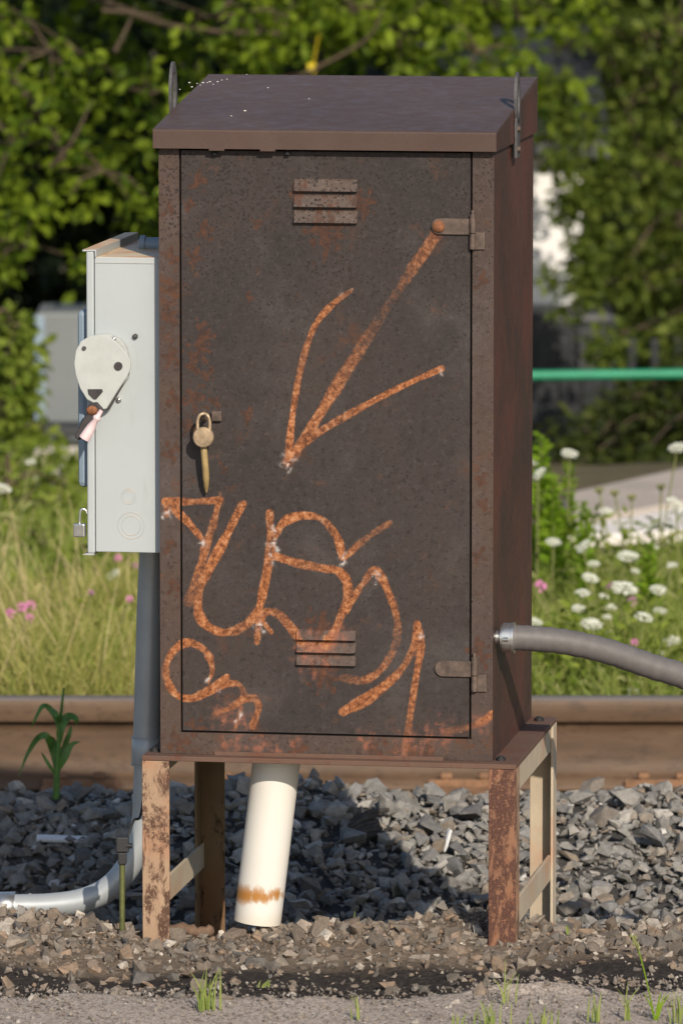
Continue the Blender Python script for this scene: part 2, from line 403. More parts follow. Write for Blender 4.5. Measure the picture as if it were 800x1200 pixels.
# ------------------------------------------------------------------ ground
GP = [(-400, -.02), (-2, -.02), (-.62, -.022), (-.25, -.018), (-.08, -.006), (.10, -.004), (.22, -.05), (.38, -.12), (.80, -.165), (1.08, -.145),
      (1.32, -.085), (1.58, -.042), (1.74, -.034), (1.9, -.07), (2.3, -.19), (2.75, -.31), (3.75, -.32), (4.2, -.2), (9.6, -.2), (14, -1.1), (24, -3.0), (400, -3.0), (1500, -3.0)]
GY = np.array([a for a, b in GP]); GZ = np.array([b for a, b in GP])
def gz(x, y):
    x = np.asarray(x, float); y = np.asarray(y, float); 
    sh = .17*np.clip((-.42-x)/.18, 0, 1)*np.clip((y+.3)/.35, 0, 1)*np.clip((1.75-y)/.35, 0, 1)
    sh = sh+.05*np.clip((x-.42)/.2, 0, 1)*np.clip((y+.3)/.35, 0, 1)*np.clip((1.2-y)/.6, 0, 1)
    z = np.interp(y-sh, GY, GZ)
    z = z-.13*np.clip((-.44-x)/.12, 0, 1)*np.clip((y-.34)/.15, 0, 1)*np.clip((1.55-y)/.25, 0, 1)
    amp = np.where((y > -.5) & (y < 2.6), 1.0, .3)
    z = z+amp*(.010*np.sin(5.1*x+1.3*y)+.008*np.sin(9.7*x-6.1*y+1)+.006*np.sin(17*x+11*y+2))
    return z
ys = np.unique(np.concatenate([np.linspace(-300, -3, 12), np.linspace(-3, 4, 200), np.linspace(4, 30, 50), np.linspace(30, 1500, 20)]))
xs = np.unique(np.concatenate([np.linspace(-600, -4, 16), np.linspace(-4, 4, 120), np.linspace(4, 600, 16)]))
XX, YY = np.meshgrid(xs, ys); V = np.stack([XX, YY, gz(XX, YY)], -1).reshape(-1, 3)
nx, ny = len(xs), len(ys); ii = (np.arange(ny-1)[:, None]*nx+np.arange(nx-1)[None]).ravel()
F = np.stack([ii, ii+1, ii+1+nx, ii+nx], 1)
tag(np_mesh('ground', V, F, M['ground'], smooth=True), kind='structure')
# the worn asphalt edge in the foreground, ragged border
ex = np.linspace(-6, 6, 500); ed = -.50+.008*np.sin(ex*7)+.006*np.sin(ex*31+1)+.035*NR.random(500)
rows = np.linspace(0, 1, 24)[:, None]; AY = -4.0+(ed[None]+4.0)*(1-(1-rows)**2.2)
AX = np.broadcast_to(ex, AY.shape); AZ = gz(AX, AY)+.006+.002*np.sin(31*AX+19*AY)-.008*(rows > .99)
V = np.stack([AX, AY, AZ], -1).reshape(-1, 3); nx = 500
ii = (np.arange(23)[:, None]*nx+np.arange(nx-1)[None]).ravel(); F = np.stack([ii, ii+1, ii+1+nx, ii+nx], 1)
tag(np_mesh('asphalt_path', V, F, M['asphalt'], smooth=True), kind='structure')
# pale paved strip beyond the meadow, a step higher at its far side
def slab(name, pts, z0, z1, mat):
    m = MB(); m.prism(pts, 'z', z0, z1, 0, .01); return tag(m.build(name, mat), kind='structure')
def plan(L, z):
    out = []
    for px, py in L:
        d = ray(px, py); t = (z-CAM[2])/d.z; out.append((CAM[0]+d.x*t, CAM[1]+d.y*t))
    return out
slab('footpath', plan([(664, 629), (960, 612), (960, 560), (664, 613)], -.165), -.40, -.165, M['concrete'])
slab('road_shoulder', plan([(664, 612), (960, 559), (960, 512), (660, 578)], -.150), -.42, -.150, M['concrete_b'])

# ------------------------------------------------------------------ stones
def hulls(n, flat=(.5, .95), seed=3):
    r = random.Random(seed); out = []
    for _ in range(n):
        bm = bmesh.new(); s = (1, r.uniform(.6, 1), r.uniform(*flat))
        for k in range(r.randint(9, 14)):
            v = Vector((r.gauss(0, 1), r.gauss(0, 1), r.gauss(0, 1))).normalized()*r.uniform(.82, 1.1)
            bm.verts.new((v.x*s[0], v.y*s[1], v.z*s[2]))
        g = bmesh.ops.convex_hull(bm, input=bm.verts[:])
        bmesh.ops.delete(bm, geom=[v for v in bm.verts if not v.link_faces], context='VERTS')
        bmesh.ops.triangulate(bm, faces=bm.faces[:]); bm.verts.index_update()
        out.append((np.array([v.co[:] for v in bm.verts]), np.array([[v.index for v in f.verts] for f in bm.faces]))); bm.free()
    return out
HULL = hulls(80, (.32, .72))
def rotm(a, b, c):
    return np.array(Matrix.Rotation(a, 3, 'Z') @ Matrix.Rotation(b, 3, 'X') @ Matrix.Rotation(c, 3, 'Y'))
def stones(name, pts, mat, tilt=.7):
    Vs = []; Fs = []; b = 0
    for (x, y, z, r) in pts:
        v, f = HULL[R.randrange(len(HULL))]
        v = (v*r) @ rotm(R.uniform(0, 6.28), R.gauss(0, tilt), R.gauss(0, tilt)).T+np.array([x, y, z])
        Vs.append(v); Fs.append(f+b); b += len(v)
    return np_mesh(name, np.concatenate(Vs), np.concatenate(Fs), mat)
pts = []
for k in range(21500):
    x = R.uniform(-1.55, 1.55); y = R.uniform(.26, 1.95) if k < 17200 else R.uniform(1.8, 2.95)
    if k >= 19000: x = R.uniform(-1.55, -.40); y = R.uniform(1.15, 1.65)
    if y < .40 and R.random() < (.40-y)*5: continue
    r = min(.040, max(.006, R.lognormvariate(math.log(.0122), .48)))
    pts.append((x, y, float(gz(x, y))+R.uniform(-.2, .75)*r+R.random()**2*.014, r))
tag(stones('ballast_stones', pts, M['ballast'], .45), 'angular grey track ballast heaped between the cabinet legs and the rail', 'ballast', kind='stuff')
pts = []
for k in range(13000):
    x = R.uniform(-1.4, 1.4); y = R.gauss(.04, .15)
    if k % 5 == 0: y = R.uniform(-.5, .55)
    if y > .6 or y < -.6: continue
    r = min(.030, max(.0028, R.lognormvariate(math.log(.0066), .62)))
    pts.append((x, y, float(gz(x, y))+R.uniform(-.3, .4)*r, r))
tag(stones('loose_gravel', pts, M['gravel']), 'loose tan gravel in a low ridge along the front of the cabinet legs', 'gravel', kind='stuff')
pts = [(lambda x, y: (x, y, float(gz(x, y))+.008, R.lognormvariate(math.log(.0030), .45)))(R.uniform(-1.2, 1.2), -.40-abs(R.gauss(0, .22)) if k % 2 else R.uniform(-1.25, -.44)) for k in range(7000)]
tag(stones('asphalt_grit', pts, M['grit']), 'fine grit scattered over the worn asphalt edge', 'grit', kind='stuff')

# ------------------------------------------------------------------ equipment cabinet
CW, CD, ZB, CH = .305, .543, .328, 1.105           # half width, depth, bottom, body height
ZT = ZB+CH
cabinet = empty('equipment_cabinet', (X0, 0, 0), -TH)
tag(cabinet, 'rusty dark brown steel cabinet with orange graffiti standing on short angle iron legs', 'cabinet')
DX0, DX1 = -.2635, .2620                            # door edges
DZ0, DZ1 = ZB+.0435, ZT-.004
SL = []                                             # graffiti strokes: (points px, half width px start, end, strength start, end)
def st(pts, w0, w1=None, a0=1.0, a1=1.0, smooth=True): SL.append((pts, w0, w1 or w0, a0, a1, smooth))
st([(412, 340), (394, 353), (375, 372), (363, 395), (353, 429), (345, 471), (340, 513), (338, 541)], 4.2, 5.5, .8, 1)
st([(511, 274), (468, 338), (420, 412), (385, 468), (360, 509), (338, 541)], 9.5, 8.0, .62, .85)
st([(517, 432), (468, 454), (415, 482), (370, 509), (338, 535)], 4.2, 6.2, .95, 1)
st([(194, 588), (225, 588), (258, 586)], 6, 6, 1, 1); st([(195, 588), (196, 603)], 6, 4, 1, .7)
st([(204, 596), (222, 614), (239, 634)], 6, 5, .9, 1)
st([(257, 586), (250, 614), (241, 641), (235, 665), (221, 705)], 5, 8, 1, .65)
st([(283, 592), (268, 623), (249, 659), (236, 686), (232, 711), (239, 730), (260, 741), (282, 736), (301, 718), (309, 689), (317, 642), (316, 601)], 6.5, 6.5)
st([(322, 628), (334, 611), (356, 604), (378, 609), (395, 630), (401, 653)], 6, 5.5)
st([(321, 651), (345, 659), (378, 666), (396, 669), (407, 683), (405, 704), (393, 738), (380, 757)], 6.5, 6)
st([(304, 728), (312, 717), (328, 721), (345, 741), (357, 756), (382, 757)], 6, 8, 1, .75)
st([(403, 654), (430, 630), (456, 613)], 4.5, 6, .95, .65)
st([(404, 716), (410, 705), (426, 683), (439, 668), (453, 690), (465, 725), (463, 756), (447, 784), (426, 797), (402, 794)], 5.5, 6.5, 1, .62)
st([(402, 834), (437, 814), (468, 787), (484, 759), (489, 731)], 8.0, 4.5, .9, 1)
st([(489, 731), (493, 756), (486, 801), (478, 855), (474, 884)], 5, 6, 1, .65)
st([(244, 801), (249, 785), (245, 768)], 1.6, 5.5); st([(246, 771), (239, 761), (221, 753), (205, 761), (195, 780), (197, 799), (208, 815), (227, 818), (246, 807), (266, 793)], 5.5, 5.5)
st([(235, 816), (260, 803), (279, 802), (285, 815), (273, 828), (252, 836)], 5.5, 5, 1, .6)
st([(281, 822), (297, 818), (303, 828), (296, 851)], 5.5, 6, 1, .7); st([(276, 852), (283, 829)], 3, 4, .6, .8, False)
st([(304, 722), (301, 752)], 5.5, 4.5, .9, .6, False); st([(303, 722), (318, 741)], 4, 4, .9, .6, False)
st([(522, 858), (555, 850), (579, 836)], 6, 6.5, .6, 1)
st([(258, 577), (257, 592)], 3, 3, .6, .8, False); st([(286, 590), (281, 600)], 5, 5, 1, 1, False)
CH_ = [((338, 541), 7), ((197, 600), 4), ((192, 607), 2.5), ((320, 640), 6), ((318, 655), 5), ((322, 622), 4), ((402, 655), 4.5), ((401, 660), 3), ((439, 676), 5),
       ((440, 682), 4), ((238, 637), 4), ((304, 735), 5), ((492, 745), 3.5), ((243, 796), 3), ((256, 808), 2.5), ((281, 836), 3.5), ((277, 846), 2.5),
       ((306, 727), 4), ((517, 438), 3), ((399, 344), 2.5)]
FA_ = [((276, 869), 9), ((305, 871), 8), ((322, 879), 7), ((262, 873), 6), ((474, 876), 11), ((430, 868), 8), ((520, 860), 10), ((372, 768), 16), ((395, 745), 10),
       ((360, 760), 12), ((262, 838), 10), ((480, 868), 9), ((282, 845), 9), ((566, 848), 8), ((345, 872), 6), ((500, 866), 10)]
RU_ = [((233, 412), 11), ((243, 396), 8), ((236, 383), 6), ((226, 430), 7), ((244, 438), 7), ((228, 468), 12), ((221, 500), 8), ((252, 470), 6), ((290, 487), 7), ((262, 548), 5),
       ((226, 300), 8), ((240, 272), 9), ((221, 240), 6), ((232, 212), 9), ((382, 272), 20), ((350, 228), 10), ((425, 240), 12), ((300, 262), 5), ((292, 350), 5),
       ((201, 302), 9), ((203, 340), 8), ((199, 372), 10), ((202, 420), 10), ((204, 470), 9), ((198, 245), 7), ((201, 530), 9), ((204, 690), 8), ((199, 640), 7),
       ((563, 330), 7), ((564, 560), 7), ((565, 590), 6), ((562, 650), 7), ((560, 765), 12), ((228, 852), 9), ((300, 856), 8), ((380, 790), 16), ((375, 735), 14), ((440, 880), 10), ((210, 872), 12), ((350, 882), 10), ((500, 884), 10)]
def segs():
    out = []
    for pts, w0, w1, a0, a1, sm in SL:
        L = [cab(p[0], p[1], 0) for p in pts]
        if sm and len(L) > 2: L = bez(L, 6)
        n = len(L)
        for i in range(n-1):
            t = (i+.5)/(n-1); q = len(out)*.37+w0; k = 1+.13*math.sin(q*1.1)+.08*math.sin(q*2.7)
            out.append((L[i].x, L[i].z, L[i+1].x, L[i+1].z, (w0+(w1-w0)*t)*1.0*k/652, (a0+(a1-a0)*t)*(.84+.16*math.sin(q*.8+1))))
    return np.array(out)
SG = segs()
def paint_fields(P):
    """coverage of spray paint at points (x, z) of the cabinet's front"""
    cov = np.zeros(len(P))
    for x0, z0, x1, z1, hw, a in SG:
        m = np.flatnonzero((P[:, 0] > min(x0, x1)-.03) & (P[:, 0] < max(x0, x1)+.03) & (P[:, 1] > min(z0, z1)-.03) & (P[:, 1] < max(z0, z1)+.03))
        if not len(m): continue
        q = P[m]; d = np.array([x1-x0, z1-z0]); t = np.clip(((q-[x0, z0]) @ d)/(d @ d+1e-12), 0, 1)
        dist = np.hypot(q[:, 0]-x0-t*d[0], q[:, 1]-z0-t*d[1])
        c = np.clip((hw*1.25-dist)/(hw*.75), 0, 1); c = c*c*(3-2*c)*a; c = np.maximum(c, .22*a*np.exp(-(dist/(hw*1.5))**2))
        cov[m] = np.maximum(cov[m], c)
    def spots(L):
        o = np.zeros(len(P))
        for (px, py), r in L:
            c = cab(px, py, 0); ux, uz = (P[:, 0]-c.x)*652/r, (P[:, 1]-c.z)*652/r
            ux = ux+.45*np.sin(P[:, 1]*310+px)+.3*np.sin(P[:, 1]*170+P[:, 0]*240); uz = uz*.8+.45*np.sin(P[:, 0]*270+py)+.3*np.sin(P[:, 0]*410-P[:, 1]*150); d = np.hypot(ux, uz); o = np.maximum(o, np.exp(-d*d))
        return o
    return cov, spots(CH_), spots(FA_), spots(RU_)
def painted_panel(rects, name, mat, extra=None, parent=None, step=.0021, bulge=None):
    """front sheets as fine grids at y = 0 carrying the paint, plus an optional MB for the rest"""
    Vs = []; Fs = []; b = 0
    for x0, x1, z0, z1 in rects:
        a = np.linspace(x0, x1, max(2, int((x1-x0)/step))); c = np.linspace(z0, z1, max(2, int((z1-z0)/step)))
        A, B = np.meshgrid(a, c); yv = np.zeros_like(A) if bulge is None else bulge(A, B)
        Vs.append(np.stack([A, yv, B], -1).reshape(-1, 3))
        n = len(a); i = (np.arange(len(c)-1)[:, None]*n+np.arange(n-1)[None]).ravel()+b
        Fs.append(np.stack([i, i+1, i+1+n, i+n], 1)); b += A.size
    V = np.concatenate(Vs); nf = V.shape[0]; F = np.concatenate(Fs)
    ng = len(F); mi = np.zeros(ng, int)
    if extra:
        ev = np.array(extra.v); ef = np.array([f for f in extra.f]); V = np.concatenate([V, ev]); F = np.concatenate([F, ef+nf]); mi = np.concatenate([mi, np.array(extra.m)])
    o = np_mesh(name, V, F, mat, parent, mi)
    fields = paint_fields(V[:nf][:, [0, 2]])
    for nm, arr in zip(('paint', 'chalk', 'faint', 'rusty'), fields):
        at_ = o.data.attributes.new(nm, 'FLOAT', 'POINT'); full = np.zeros(len(V), np.float32); full[:nf] = arr; at_.data.foreach_set('value', full)
    return o
G = .0042                                            # seam round the door
e = MB()
T_ = .003
e.box(-CW, -CW+T_, .0005, CD, ZB, ZT, 1); e.box(CW-T_, CW, .0005, CD, ZB, ZT, 1)
e.box(-CW+T_, CW-T_, CD-T_, CD, ZB, ZT, 1); e.box(-CW+T_, CW-T_, .0005, CD-T_, ZB, ZB+T_, 1)
e.box(-CW+T_, CW-T_, .03, CD-T_, ZT-T_, ZT, 1)
for x0, x1, z0, z1 in ((DX0-G, DX0-.0003, DZ0, DZ1), (DX1+.0003, DX1+G, DZ0, DZ1)): e.box(x0, x1, .010, .014, z0, z1, 2)
e.box(DX0-G, DX1+G, .010, .014, DZ0-G, DZ0-.0003, 2)
# folded returns of the frame behind the seam
e.box(DX0-G-.003, DX0-G, .0006, .012, DZ0-G, DZ1, 0); e.box(DX1+G, DX1+G+.003, .0006, .012, DZ0-G, DZ1, 0); e.box(DX0-G, DX1+G, .0006, .012, DZ0-G-.003, DZ0-G, 0)
body = painted_panel([(-CW, DX0-G, ZB, ZT), (DX1+G, CW, ZB, ZT), (DX0-G, DX1+G, ZB, DZ0-G)], 'body', [M['frame'], M['side'], M['black']], e, cabinet)
# thin weld lip along the bottom of the front, broken by a drain notch
e = MB(); e.box(-.205, .215, -.004, -.0006, ZB-.002, ZB+.006, 0, .001)
e.build('drip_strip', M['plate'], cabinet)
# door: slightly oil-canned sheet
e = MB()
for a, b_, c, d in ((DX0, DX0+.002, DZ0, DZ1), (DX1-.002, DX1, DZ0, DZ1)): e.box(a, b_, .0012, .0118, c, d, 0)
e.box(DX0+.002, DX1-.002, .0012, .0118, DZ0, DZ0+.002, 0)
def warp(A, B):
    u = (A-DX0)/(DX1-DX0); v = (B-DZ0)/(DZ1-DZ0)
    return .0020*np.sin(np.pi*u)**2*np.sin(np.pi*v)**2*(np.sin(5*u+7*v)+.6*np.sin(11*v-3*u))
door = painted_panel([(DX0, DX1, DZ0, DZ1)], 'door', [M['door']], e, cabinet, bulge=warp)
def louver(x0, x1, ztop, zbot, n=3):
    m = MB(); h = (ztop-zbot)/n
    for k in range(n):
        zt = ztop-k*h; zb = zt-h*.78
        # pressed lip: leans out towards its lower edge
        pr = [(.0005, zt), (-.0025, zt-.003), (-.0095, zb+.002), (-.0100, zb), (-.0075, zb+.0005), (.0005, zt-.004)]
        for q in range(36): m.prism(pr, 'x', x0+.003+(x1-x0-.006)*q/36, x0+.003+(x1-x0-.006)*(q+1)/36, 0)
        for xa in (x0, x1-.003): m.prism([(.0005, zt), (-.0025, zt-.003), (-.0095, zb+.002), (-.0095, zb), (.0005, zb)], 'x', xa, xa+.003, 0)
        m.box(x0+.003, x1-.003, -.0012, -.0004, zb, zb+h*.20, 1)
    return m
def carry(o):
    co = np.zeros(len(o.data.vertices)*3, np.float32); o.data.vertices.foreach_get('co', co); co = co.reshape(-1, 3)
    for nm, arr in zip(('paint', 'chalk', 'faint', 'rusty'), paint_fields(co[:, [0, 2]])):
        at_ = o.data.attributes.new(nm, 'FLOAT', 'POINT'); at_.data.foreach_set('value', arr.astype(np.float32))
    return o
p0, p1 = cab(345, 209, 0), cab(419, 264, 0); carry(louver(p0.x, p1.x, p0.z, p1.z-.002).build('louver_vent', [M['louver'], M['black']], door))
p0, p1 = cab(348, 737, 0), cab(417, 783, 0); carry(louver(p0.x, p1.x, p0.z, p1.z).build('louver_vent', [M['louver'], M['black']], door))
# staple for the padlock and the drop handle
c = cab(256, 486, 0); sx, sz = c.x, c.z
m = MB(); m.box(sx-.011, sx+.007, -.010, .001, sz-.011, sz+.007, 0, .0015)
m.tube(bez([(sx-.024, .001, sz+.006), (sx-.025, -.018, sz+.005), (sx-.025, -.026, sz-.001), (sx-.025, -.018, sz-.008), (sx-.024, .001, sz-.010)], 5), .0032, 8, 0)
m.build('padlock_staple', M['fit'], door)
a, b_ = cab(239, 520, -.028), cab(241, 579, -.016)
m = MB(); m.tube(bez([(a.x-.004, -.004, a.z+.018), (a.x-.002, -.022, a.z+.004), (a.x+.001, -.030, a.z-.020), (b_.x+.002, -.024, b_.z+.035), (b_.x+.001, -.014, b_.z+.004)], 6),
                 [.0085]*12+[.0085]*8+[.0075, .007, .006, .0045, .003], 10, 0, True, .75)
m.build('pull_handle', M['ochre'], door)
for px in (252, 337):
    m = MB(); c = cab(px, 179, -.004); m.tube([(c.x, .002, c.z+.004), (c.x, -.007, c.z+.003), (c.x, -.009, c.z-.004)], .0052, 8)
    m.build('door_bumper', M['black'], door)
# hinges
def hinge(px0, pxk, py, bolt):
    m = MB(); a = cab(px0, py, 0); k = cab(pxk, py, 0); q = a.z
    bm_pts = [(a.x+.012, q-.0145), (k.x-.006, q-.0145), (k.x-.006, q+.0145), (a.x+.012, q+.0145)]
    for i in range(1, 8): t = math.pi/2+math.pi*i/8; bm_pts.append((a.x+.012+.0145*math.cos(t), q+.0145*math.sin(t)))
    m.prism(bm_pts, 'y', -.0055, -.0016, 0, .0008)
    m.tube([(k.x, -.006, q-.040), (k.x, -.006, q-.012)], .0058, 12); m.tube([(k.x, -.006, q-.0105), (k.x, -.006, q+.022)], .0058, 12)
    m.tube([(k.x, -.006, q+.022), (k.x, -.006, q+.030)], .0030, 8)
    m.box(k.x+.004, k.x+.022, -.0045, -.0006, q-.041, q-.010, 0, .001)
    if bolt: m.ball((a.x+.011, -.006, q), .0115, 1, 2, (1, .45, 1))
    return m.build('hinge', [M['fit'], M['rustnut']], cabinet)
hinge(507, 554, 265, True); hinge(511, 556, 783, False)

# roof: rain hood folded down at the front and the sides
RF0, RB = -.0215, CD+.008                           # front and back of the hood
ZF, ZR, ZL = ZB+1.1405, ZB+1.208, ZB+1.1055         # fold, ridge, lip bottom
rx = CW+.0065
m = MB()
prof = [(RF0, ZL), (RF0, ZF-.004), (RF0+.001, ZF-.0015), (RF0+.004, ZF), (RB-.003, ZR), (RB, ZR-.003), (RB, ZL), (RB-.003, ZL), (RB-.004, ZR-.007), (RF0+.005, ZF-.005), (RF0+.003, ZF-.006), (RF0+.003, ZL)]
m.prism(prof, 'x', -rx, rx, 0)
for s in (-1, 1):
    pf = [(RF0+.003, ZL), (RF0+.004, ZF-.005), (RB-.004, ZR-.007), (RB-.003, ZL)]
    m.prism(pf, 'x', s*rx, s*(rx-.003), 1)
for xo in (-.195, -.102):                # bent tabs under the lip
    m.box(xo-.014, xo+.014, RF0-.0012, RF0+.0022, ZL-.0035, ZL+.002, 0, .0006)
for px, py, r in [(222, 97, 2.2), (231, 98, 1.6), (238, 97, 2.4), (246, 96, 2.2), (255, 96, 2), (266, 93, 1.5), (250, 99, 1.5), (225, 102, 2), (235, 100, 1.4), (287, 130, 2.6), (314, 103, 1.6),
                  (271, 136, 1.6), (362, 116, 1.6), (243, 97, 1.5), (260, 94, 1.5), (211, 105, 1.4), (289, 86, 1.2)]:
    # where the view ray meets the sloping sheet
    lo, hi = -.01, .55
    for _ in range(30):
        mid_ = (lo+hi)/2; c = cab(px, py, mid_); zr = ZF+(ZR-ZF)*(mid_-RF0)/(RB-RF0)
        if c.z > zr: lo = mid_
        else: hi = mid_
    m.ball((c.x, mid_, zr+.0004), r/652*.8, 2, 1, (1, 1.6+R.random(), .35))
m.build('roof', [M['roof'], M['side'], M['dropping']], cabinet)
def lug(s, ly, z0, z1, wd):
    """flat lifting eye bolted to the side, its hole standing above the roof"""
    m = MB(); x = s*(rx+.001); n = 20; out = []; inn = []
    zc = z1-wd*.55
    for i in range(n):
        t = math.pi*2*i/n; out.append((ly+wd*.5*math.cos(t), zc+wd*.95*math.sin(t))); inn.append((ly+wd*.30*math.cos(t), zc+wd*.66*math.sin(t)))
    V = []; F = []
    for xx in (x, x+s*.0055):
        V += [(xx, p[0], p[1]) for p in out]; V += [(xx, p[0], p[1]) for p in inn]
    for i in range(n):
        j = (i+1) % n
        F += [(i, j, n+j, n+i), (2*n+i, 3*n+i, 3*n+j, 2*n+j), (i, 2*n+i, 2*n+j, j), (n+i, n+j, 3*n+j, 3*n+i)]
    m.add(V, F)
    m.box(min(x, x+s*.0055), max(x, x+s*.0055), ly-wd*.42, ly+wd*.42, z0, zc-wd*.72, 0, .001)
    for zz in (z0+.016, zc-wd*1.1): m.tube([(x+s*.005, ly-.008, zz), (x+s*.010, ly-.008, zz)], .006, 6, 1)
    return m.build('lifting_lug', [M['lug'], M['fit']], cabinet)
lug(1, .235, ZB+1.078, ZB+1.214, .05); lug(-1, .20, ZB+1.10, ZB+1.226, .06)

# stand: plate, four angle iron legs, side rails
PX0, PX1, PY0, PY1 = -.334, .352, -.030, .552
ZP = ZB-.0095
m = MB(); m.box(PX0, PX1, PY0, PY1, ZP, ZB-.0005, 0, .0012)
for bx, by in ((.318, .015), (.325, .50), (-.32, .02)):
    m.tube([(bx, by, ZB-.001), (bx, by, ZB+.005)], .009, 6, 1); m.tube([(bx, by, ZB+.0045), (bx, by, ZB+.008)], .0045, 8, 1)
stand = m.build('stand', [M['plate'], M['wire']], cabinet)
t_ = .005; LW = .050
def leg(sx, back, z0, mats, label=None):
    m = MB(); x_out = PX1 if sx > 0 else PX0; x_in = x_out-sx*LW
    y0 = PY1-t_ if back else PY0+.001
    m.box(min(x_out, x_in), max(x_out, x_in), y0, y0+t_, z0, ZP-.0006, 0, .0012)
    ya, yb = (PY1-LW, PY1-t_-.0003) if back else (PY0+t_+.0013, PY0+LW)
    m.box(min(x_out, x_out-sx*t_), max(x_out, x_out-sx*t_), ya, yb, z0, ZP-.0006, 1, .0012)
    o = m.build('leg', mats, stand)
    if label: o['label'] = label
leg(-1, False, -.10, [M['leg_tan'], M['leg_tan']], 'tan painted front leg with long dark rust streaks')
leg(1, False, -.10, [M['leg_rust'], M['leg_tan']], 'heavily rusted red brown front leg')
leg(-1, True, -.22, [M['leg_back'], M['leg_back']]); leg(1, True, -.22, [M['leg_pale'], M['leg_pale']], 'pale painted back leg with little rust')
for sx in (-1, 1):
    xo = PX1 if sx > 0 else PX0
    for nm, za, zb in (('top_rail', ZP-.050, ZP-.0008), ('brace', .022, .070)):
        m = MB(); xa, xb = (xo-t_-.0062, xo-t_-.0004) if sx > 0 else (xo+t_+.0004, xo+t_+.0062)
        if nm == 'top_rail': m.box(xa, xb, PY0+.008, PY1-.008, za, zb, 0, .001)
        else: m.box(xa, xb, PY0+.008, PY1-.008, za, zb, 0, .001)
        m.build(nm, M['leg_pale'], stand)

# ------------------------------------------------------------------ round padlock on the door
c = cab(239, 512, -.034)
pl = empty('padlock', (0, 0, 0)); pl.parent = None
def place_cab(o): o.location = (X0, 0, 0); o.rotation_euler = (0, 0, -TH); return o
place_cab(pl); tag(pl, 'round brass padlock hanging on the cabinet door above the ochre handle', 'padlock')
m = MB(); pr = [(c.x+.0185*math.cos(2*math.pi*i/28), c.z+.0185*math.sin(2*math.pi*i/28)) for i in range(28)]
m.prism(pr, 'y', -.046, -.030, 0, .002); m.tube([(c.x, -.0462, c.z), (c.x, -.0468, c.z)], .012, 20, 0)
m.build('lock_body', M['brass'], pl)
m = MB(); m.tube(bez([(c.x-.0105, -.038, c.z+.013), (c.x-.0105, -.038, c.z+.030), (c.x-.006, -.038, c.z+.040), (c.x+.001, -.036, c.z+.0425), (c.x+.008, -.038, c.z+.039), (c.x+.0115, -.038, c.z+.028), (c.x+.0115, -.038, c.z+.013)], 6), .0029, 10)
m.build('shackle', M['brass'], pl)

# ------------------------------------------------------------------ safety switch on the cabinet's left side
sw = place_cab(empty('safety_switch', (0, 0, 0))); tag(sw, 'grey electrical disconnect box with rusty tan top mounted left of the cabinet', 'switch box')
Y0 = .030; Y1 = .43
pA, pB = cab(111, 301, Y0), cab(184, 648, Y0)
EX0, EX1, EZ0, EZ1 = pA.x, -.3075, pB.z, pA.z
m = MB(); m.box(EX0, EX1, Y0, Y1, EZ0, EZ1, 0, .0015)
m.box(EX0+.0005, EX1-.0005, Y0-.0015, Y0-.0002, EZ1-.011, EZ1-.0095, 0)       # seam under the top
def ring(px, py, r):
    c = cab(px, py, Y0); n = 28
    for rr in (r, r*.72) if r > 8 else (r, r*.6):
        m.tube([(c.x+rr/652*math.cos(6.2832*i/n), Y0-.0001, c.z+rr/652*math.sin(6.2832*i/n)) for i in range(n+1)], .0007, 6, 0, False)
ring(151, 582, 9); ring(154, 616, 16)
m.build('enclosure', M['switch'], sw)
q = cab(103, 648, Y0)
m = MB(); m.box(q.x, EX0-.0012, Y0-.003, Y1+.004, EZ0-.003, EZ1+.010, 0, .003)
m.prism([(q.x-.001, EZ0-.003), (q.x+.012, EZ0-.003), (q.x+.012, EZ0-.006), (q.x-.010, EZ0-.006)], 'y', Y0-.002, Y1, 0)
m.build('cover', M['switch'], sw)
m = MB(); b0, b1 = cab(93, 362, Y0+.04), cab(103, 570, Y0+.04)
m.box(b0.x, q.x-.0004, Y0+.018, Y1-.04, b1.z, b0.z, 0, .010); m.build('cover_bulge', M['cover'], sw)
h0 = cab(97, 290, Y0-.004)
m = MB(); m.prism([(h0.x, EZ1+.0130), (EX0+.004, EZ1+.0135), (EX0+.004, EZ1+.0005), (EX0+.0015, EZ1+.0005), (EX0+.0015, EZ1+.0105), (h0.x, EZ1+.0102)], 'y', Y0-.004, Y1+.004, 0)
m.build('rain_hood', M['switch'], sw)
c = cab(176, 284, Y0+.20); m = MB(); m.tube([(c.x-.018, Y0+.21, EZ1+.006), (EX1, Y0+.21, EZ1+.006)], .014, 14); m.tube([(c.x-.020, Y0+.21, EZ1+.006), (c.x-.010, Y0+.21, EZ1+.006)], .018, 8)
m.build('hub', M['cover'], sw)
for px, py, mi in ((134, 397, 0), (159, 394, 1), (140, 468, 0)):
    m = MB(); yb = Y0-(.0162 if px == 134 else 0); c = cab(px, py, yb); m.tube([(c.x, yb-.0002, c.z), (c.x, yb-.0055, c.z)], .0052, 6, mi); m.ball((c.x, yb-.006, c.z), .0042, mi, 1, (1, .5, 1))
    m.build('screw', [M['zinc'], M['lug']], sw)
HP = [(118, 392), (126, 393), (140, 404), (150, 416), (153, 424), (153, 432), (149, 442), (138, 458), (125, 479), (121, 480), (113, 474), (102, 468), (94, 455), (89, 440), (87, 426), (89, 411), (95, 400), (105, 394)]
def loc_pts(L, ly): return [(lambda c: (c.x, c.z))(cab(a, b, ly)) for a, b in L]
m = MB()
bpts = [(128, 390), (143, 397), (149, 405), (152, 415), (152, 442), (128, 478), (110, 470), (100, 440), (104, 400), (116, 391)]
m.prism(loc_pts(bpts, Y0), 'y', Y0-.016, Y0-.0005, 0, .001)
m.prism(loc_pts(HP, Y0-.03), 'y', Y0-.031, Y0-.0225, 0, .0012)
